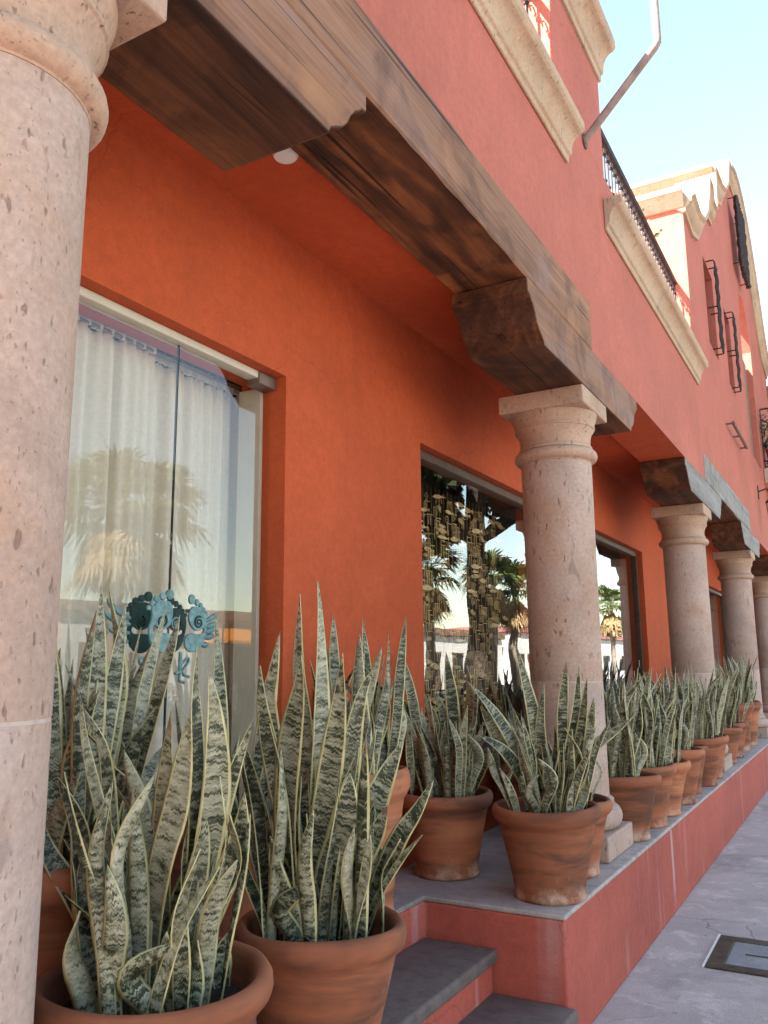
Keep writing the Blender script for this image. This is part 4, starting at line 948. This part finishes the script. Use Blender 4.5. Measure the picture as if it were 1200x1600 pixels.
PB = [
([(-2.066,4.132,0.84),(-2.087,4.065,1.124),(-2.104,3.994,1.408),(-2.125,3.932,1.632)], 0.0542),
([(-2.071,4.124,0.84),(-2.113,4.037,1.108),(-2.144,3.973,1.267),(-2.136,3.92,1.478)], 0.0677),
([(-2.031,4.167,0.84),(-2.036,4.106,1.136),(-2.017,4.089,1.26),(-2.05,4.037,1.409)], 0.0623),
([(-1.965,4.196,0.84),(-1.939,4.166,1.149),(-1.933,4.141,1.35),(-1.94,4.092,1.625)], 0.0622),
([(-1.922,4.2,0.84),(-1.87,4.143,1.13),(-1.806,4.1,1.354),(-1.792,4.035,1.551)], 0.0619),
([(-2.043,4.157,0.84),(-2.044,4.166,1.058),(-2.009,4.202,1.218)], 0.0622),
([(-1.888,4.195,0.84),(-1.809,4.166,0.981),(-1.703,4.143,1.134)], 0.0448),
([(-2.012,4.179,0.84),(-1.994,4.164,1.071),(-1.979,4.154,1.238),(-2.017,4.111,1.424)], 0.0566),
([(-1.907,4.198,0.84),(-1.876,4.202,1.104),(-1.834,4.244,1.192)], 0.0618),
([(-2.054,4.146,0.84),(-2.132,4.025,0.994),(-2.154,3.956,1.02)], 0.0339),
([(-2.038,4.161,0.84),(-2.133,4.04,1.281),(-2.207,3.995,1.394),(-2.247,3.984,1.432)], 0.0566),
]

NP = 'terracotta pots along the walkway'
pot('wide squat terracotta pot at the foot of the nearest column, cropped by the bottom edge', -1.42, 1.47, 1.06, .375, seed=1)
pot('round terracotta pot at the head of the stairs, beside the wide squat pot', -1.335, 1.99, .92, .37, seed=2)
pot('terracotta pot standing on the walkway corner above the stairs, in front of the whole column', -1.335, 3.865, 1.0, .40, seed=3)
pot('dark banded terracotta pot against the wall side, left of the corner pot', -1.93, 4.03, 1.0, .40, seed=4)
pot('terracotta pot mostly hidden behind the corner pot, touching the column base', -1.392, 4.335, .90, .365, seed=5)
pot('tall terracotta pot with a stained side behind the nearest plants, beside the nearest column', -1.90, 1.60, 1.02, .56, seed=6)
pot('tall terracotta pot by the orange pier, almost hidden behind the plant of the round pot', -1.935, 3.16, .96, .60, seed=7)
ROW = [(-1.375, 5.32, 1.0, .375), (-1.36, 5.80, .95, .385), (-1.37, 6.28, .99, .365), (-1.36, 6.82, 1.02, .40), (-1.395, 7.36, .93, .375), (-1.36, 7.88, 1.0, .405), (-1.375, 8.40, .94, .38), (-1.42, 9.66, .98, .37), (-1.43, 10.30, 1.0, .38), (-1.44, 11.10, .98, .56), (-1.44, 11.85, .98, .55)]
ORD = ['first', 'second', 'third', 'fourth', 'fifth', 'sixth', 'last']
for k, (x, y, rs, h) in enumerate(ROW):
    if k == 0: lb = 'full terracotta pot right behind the plinth of the whole column, first of the long row'
    elif k < 7: lb = 'terracotta pot, %s of the seven in the row before the middle distance column' % ORD[k]
    else: lb = ['terracotta pot just past the middle distance column', 'terracotta pot in front of the first tall pot, far along the walkway', 'nearer of the two tall terracotta pots far along the walkway', 'farther of the two tall terracotta pots, by the right edge'][k - 7]
    pot(lb, x, y, rs, h, seed=10 + k)

snake_plant('big snake plant with broad silvery leaves in the wide squat pot, bottom left', (-1.42, 1.47, .815), 36, .30, .60, .038, .054, .36, .16, 31, P1)
snake_plant('tall yellow edged snake plant in the round pot at the head of the stairs', (-1.335, 1.99, .815), 32, .36, .62, .036, .052, .28, .15, 32, P2)
snake_plant('snake plant with leaves splayed both ways in the corner pot by the stairs', (-1.335, 3.865, .84), 30, .35, .56, .034, .048, .42, .15, 33, PA)
snake_plant('dark leaved snake plant in the banded pot by the wall', (-1.93, 4.03, .84), 34, .38, .60, .038, .054, .32, .16, 34, PB)
snake_plant('small snake plant in the half hidden pot by the column base', (-1.392, 4.335, .81), 20, .25, .42, .03, .042, .25, .12, 35)
snake_plant('very tall dark snake plant in front of the glass door, in the tall stained pot', (-1.90, 1.60, .97), 40, .55, .84, .04, .056, .26, .17, 36,
            [([(-1.80, 1.50, .97), (-1.79, 1.47, 1.30), (-1.80, 1.45, 1.55), (-1.815, 1.44, 1.74)], .05), ([(-1.93, 1.45, .97), (-1.92, 1.43, 1.35), (-1.90, 1.42, 1.62), (-1.895, 1.42, 1.80)], .055), ([(-1.88, 1.50, .97), (-1.87, 1.50, 1.30), (-1.85, 1.49, 1.58), (-1.865, 1.47, 1.79)], .05), ([(-1.84, 1.60, .97), (-1.80, 1.63, 1.3), (-1.79, 1.66, 1.55), (-1.78, 1.68, 1.73)], .048), ([(-1.80, 1.58, .97), (-1.78, 1.58, 1.25), (-1.77, 1.58, 1.5), (-1.765, 1.575, 1.77)], .05)])
snake_plant('tall snake plant against the orange pier, behind the plant of the round pot', (-1.935, 3.16, 1.0), 34, .45, .72, .042, .058, .26, .15, 37,
            [([(-1.95, 3.1, 1.0), (-1.96, 3.08, 1.3), (-1.98, 3.06, 1.55), (-1.98, 3.05, 1.78)], .045), ([(-1.88, 3.15, 1.0), (-1.87, 3.15, 1.3), (-1.87, 3.14, 1.55), (-1.88, 3.13, 1.76)], .045), ([(-1.82, 3.2, 1.0), (-1.77, 3.22, 1.3), (-1.75, 3.23, 1.55), (-1.72, 3.23, 1.77)], .042)])
for k, (x, y, rs, h) in enumerate(ROW):
    tall = h > .5
    if k == 0: lb = 'snake plant in the first pot of the long row, beside the whole column'
    elif k < 7: lb = 'snake plant in the %s of the seven pots before the middle distance column' % ORD[k]
    else: lb = ['snake plant in the pot just past the middle distance column', 'snake plant in the pot in front of the first tall pot', 'snake plant in the nearer tall pot far along the walkway', 'snake plant in the farther tall pot, by the right edge'][k - 7]
    snake_plant(lb, (x, y, ZP + h * .80), 44 if k < 3 else 38, .46, .74, .036, .052, .30, .165 * rs, 60 + k)
pot('tall terracotta pot in the middle of the glass door, hidden behind the front plants', -1.95, 2.32, .98, .54, seed=8)
snake_plant('dark snake plant standing before the middle of the glass door, under the metal feet', (-1.95, 2.32, .955), 30, .30, .52, .042, .058, .26, .16, 38,
            [([(-1.90, 2.25, .93), (-1.90, 2.24, 1.2), (-1.90, 2.22, 1.5), (-1.905, 2.20, 1.74)], .05), ([(-1.86, 2.36, .93), (-1.85, 2.38, 1.2), (-1.83, 2.40, 1.42), (-1.81, 2.44, 1.68)], .055)])
# plants by the wall farther along, seen between the columns
for k, (x, y) in enumerate(((-1.95, 5.3), (-1.96, 7.2), (-1.96, 11.0))):
    pot(['terracotta pot under the ornament window, behind the whole column', 'terracotta pot on the wall side behind the long row', 'terracotta pot on the wall side beyond the middle distance column'][k], x, y, .95, .38, seed=30 + k)
    snake_plant(['snake plant under the ornament window, behind the whole column', 'snake plant on the wall side behind the long row', 'snake plant on the wall side beyond the middle distance column'][k], (x, y, ZP + .38 * .80), 22, .40, .62, .032, .048, .28, .15, 90 + k)

# ------------------------------------------------------------------ across the street: palms and a low white building (seen in the glass)
def palm_parts(seed):
    rng = random.Random(seed); H = 5.6
    tr = MB(); pts = [(.10 * math.sin(k * .5 + seed), .06 * k / 10, H * k / 14) for k in range(15)]
    tr.tube(pts, [.24 - .006 * k + (.05 if k == 0 else 0) for k in range(15)], 12)
    top_ = Vector(pts[-1])
    gr = MB(); dry = MB()
    def fan(mb, o, d, L_, w, droop):
        up = Vector((0, 0, 1)); s = d.cross(up); s = s.normalized() if s.length > 1e-3 else Vector((1, 0, 0)); nrm = s.cross(d).normalized()
        c = o + d * L_ * .45; mb.tube([o, c], [.02, .012], 4)
        n = 13
        for k in range(n):
            a = (k / (n - 1) - .5) * 2.5; dd = (d * math.cos(a) + s * math.sin(a)).normalized(); l = L_ * (.62 - .12 * abs(a)) * rng.uniform(.85, 1.1)
            tip = c + dd * l + Vector((0, 0, -droop * l * rng.uniform(.5, 1.1))); mid = c + dd * l * .55 + Vector((0, 0, -droop * l * .15)); q = (dd.cross(nrm)).normalized() * w
            mb.add([c - q * .3, c + q * .3, mid + q, tip, mid - q], [(0, 1, 2, 4), (4, 2, 3)])
    for k in range(46):
        e = rng.uniform(-.35, 1.25); a = rng.uniform(0, 6.283); d = Vector((math.cos(a) * math.cos(e), math.sin(a) * math.cos(e), math.sin(e)))
        fan(gr, top_ + Vector((0, 0, rng.uniform(-.2, .1))), d, rng.uniform(1.5, 2.0), .045, .55)
    for k in range(46):
        e = rng.uniform(-1.35, -.75); a = rng.uniform(0, 6.283); d = Vector((math.cos(a) * math.cos(e), math.sin(a) * math.cos(e), math.sin(e)))
        fan(dry, top_ + Vector((0, 0, rng.uniform(-.9, -.2))), d, rng.uniform(1.2, 1.7), .05, .5)
    return tr, gr, dry
protos = []
for sd in (1, 2):
    tr, gr, dry = palm_parts(sd); protos.append((tr, gr, dry))
PALMS = [(11.0, 14.2, 0, 1.0, 'fan palm with shaggy skirt across the street, nearest to the glass door'), (11.4, 15.6, 1, 1.02, 'fan palm standing close beside the nearest street palm'), (11.0, 31.2, 1, 1.0, 'fan palm across the street, first of the farther clump'), (11.2, 38.6, 0, 1.05, 'fan palm in the middle of the farther clump across the street'), (10.8, 40.6, 1, .98, 'fan palm behind the middle one of the farther clump'), (11.2, 52.0, 0, 1.0, 'fan palm far along the street'), (11.0, 61.0, 1, 1.05, 'farthest fan palm along the street')]
made = {}
for (x, y, k, sc, lb) in PALMS:
    if k not in made:
        t = thing('fan_palm', lb, 'palm tree', (x, y, -.002), 'fan palms across the street'); made[k] = t
        tr, gr, dry = protos[k]
        tr.build('trunk', MT['trunk'], t, smooth=True); gr.build('crown', MT['palm'], t); dry.build('dry_skirt', MT['palm_dry'], t)
    else:
        t = copy_tree(made[k]); t.location = (x, y, -.002); t['label'] = lb; t.rotation_euler = (0, 0, y)
    t.scale = (sc, sc, sc)
def street_tree(lb, x, y, H, rad, zlow, seed, n, ls=.30):
    rng = random.Random(seed); t = thing('street_tree', lb, 'tree', (x, y, -.002), 'broad trees across the street')
    m = MB(); m.tube([(0, 0, 0), (.05, .02, 1.2), (.0, .1, 3.0), (.1, .1, zlow + .6), (.1, .1, H * .8)], [.62, .45, .40, .34, .08], 14)
    cl = []
    for k in range(9):
        a = k * .698 + rng.uniform(-.2, .2); e = rad * rng.uniform(.55, .85); zz = zlow + (H - zlow) * rng.uniform(.15, .75)
        p = Vector((e * math.cos(a), e * math.sin(a), zz)); m.tube([(.05, .1, zlow - .6), (p.x * .4, p.y * .4, zlow + .5), tuple(p)], [.2, .13, .04], 7)
    m.build('trunk', MT['dark_bark'], t, smooth=True)
    vs = []; fs = []; mi = []
    for k in range(70):
        a = rng.uniform(0, 6.283); e = rad * math.sqrt(rng.random()); zz = zlow + .7 + (H - zlow - 1) * rng.random() * (1 - .45 * (e / rad) ** 2); cl.append((e * math.cos(a), e * math.sin(a), zz, rng.uniform(.8, 1.5)))
    for k in range(n):
        cx, cy, cz, cr = rng.choice(cl); d = Vector((rng.gauss(0, 1), rng.gauss(0, 1), rng.gauss(0, .8))); d = Vector((cx, cy, cz)) + d.normalized() * cr * rng.random() ** .4
        n_ = Vector((rng.uniform(-1, 1), rng.uniform(-1, 1), rng.uniform(-.2, 1))).normalized(); u = n_.orthogonal().normalized(); w = n_.cross(u); s = ls * rng.uniform(.6, 1.3)
        o = len(vs); vs += [d - u * s, d + w * s * .5, d + u * s, d - w * s * .5]; fs.append((o, o + 1, o + 2, o + 3)); mi.append(0)
    mm = MB(); mm.add(vs, fs, mi); mm.build('crown', MT['dark_leaf'], t)
street_tree('unseen dense tree added behind the camera to block skylight', 5.5, -9.5, 12.0, 4.6, 2.6, 6, 10000)  # added out of view to darken the faces turned toward the camera side
street_tree('broad dark tree across the street mirrored in the ornament window', 7.4, 28.0, 14.5, 6.4, 6.6, 3, 26000)
def low_building(lb, x, y0, y1, h, wallm, fascia, seed):
    rng = random.Random(seed); t = thing('street_building', lb, 'building', (x, y0, 0), 'low buildings across the street'); w = y1 - y0
    wl = MB(); wl.box(0, 8, 0, w, 0.0005, h); wl.build('wall', MT[wallm], t, bevel=.03)
    MB().box(-.25, 8.2, -.2, w + .2, h + .0005, h + .45).build('fascia', MT[fascia], t, bevel=.03)
    y = 1.0
    while y < w - 2.6:
        ww = rng.uniform(1.4, 2.4)
        f = MB().box(-.05, -.0005, y, y + ww, rng.choice((.02, .9)), 2.5).build('window', MT['frame'], t, bevel=.01)
        MB().box(-.065, -.0505, y + .1, y + ww - .1, 1.0, 2.4).build('pane', MT['black'], f)
        y += ww + rng.uniform(.8, 2.0)
    return t
low_building('long low white building with brown fascia across the street', 20.0, 20, 62, 3.6, 'white_wall', 'brown', 1)
low_building('low tan building across the street opposite the stairs', 19.5, -6, 19, 2.9, 'white_wall', 'white_wall', 2)
low_building('far white building along the street', 19.5, 63, 110, 4.2, 'white_wall', 'pink_wall', 3)
t = thing('shop_awning', 'orange shop awning on the white building across the street', 'awning', (19.72, 30, 2.55))
MB().prism([(-.0, 0), (-.0, .7), (-1.6, .12), (-1.6, 0)], 1, -3, 3).build('canopy', MT['orange'], t)
for y in (-2.9, 2.9): MB().tube([(-1.55, y, 0), (-1.55, y, -2.55)], .03, 6).build('post', MT['iron'], t)
for (x, y, r, lb) in ((14.5, 19.5, .9, 'round clipped shrub across the street'), (14.2, 26, 1.1, 'dark green shrub under the street palms'), (15, 34.5, 1.2, 'broad shrub by the white building'), (14.8, 44, 1.2, 'shrub far along the street')):
    t = thing('street_shrub', lb, 'shrub', (x, y, 0.0)); o = leafy((0, 0, 0), r, 900, .09, 'f', random.Random(int(y))).build('foliage', [MT['foliage']], t)
    MB().tube([(0, 0, 0), (0, 0, r)], [.05, .02], 6).build('stem', MT['trunk'], t)
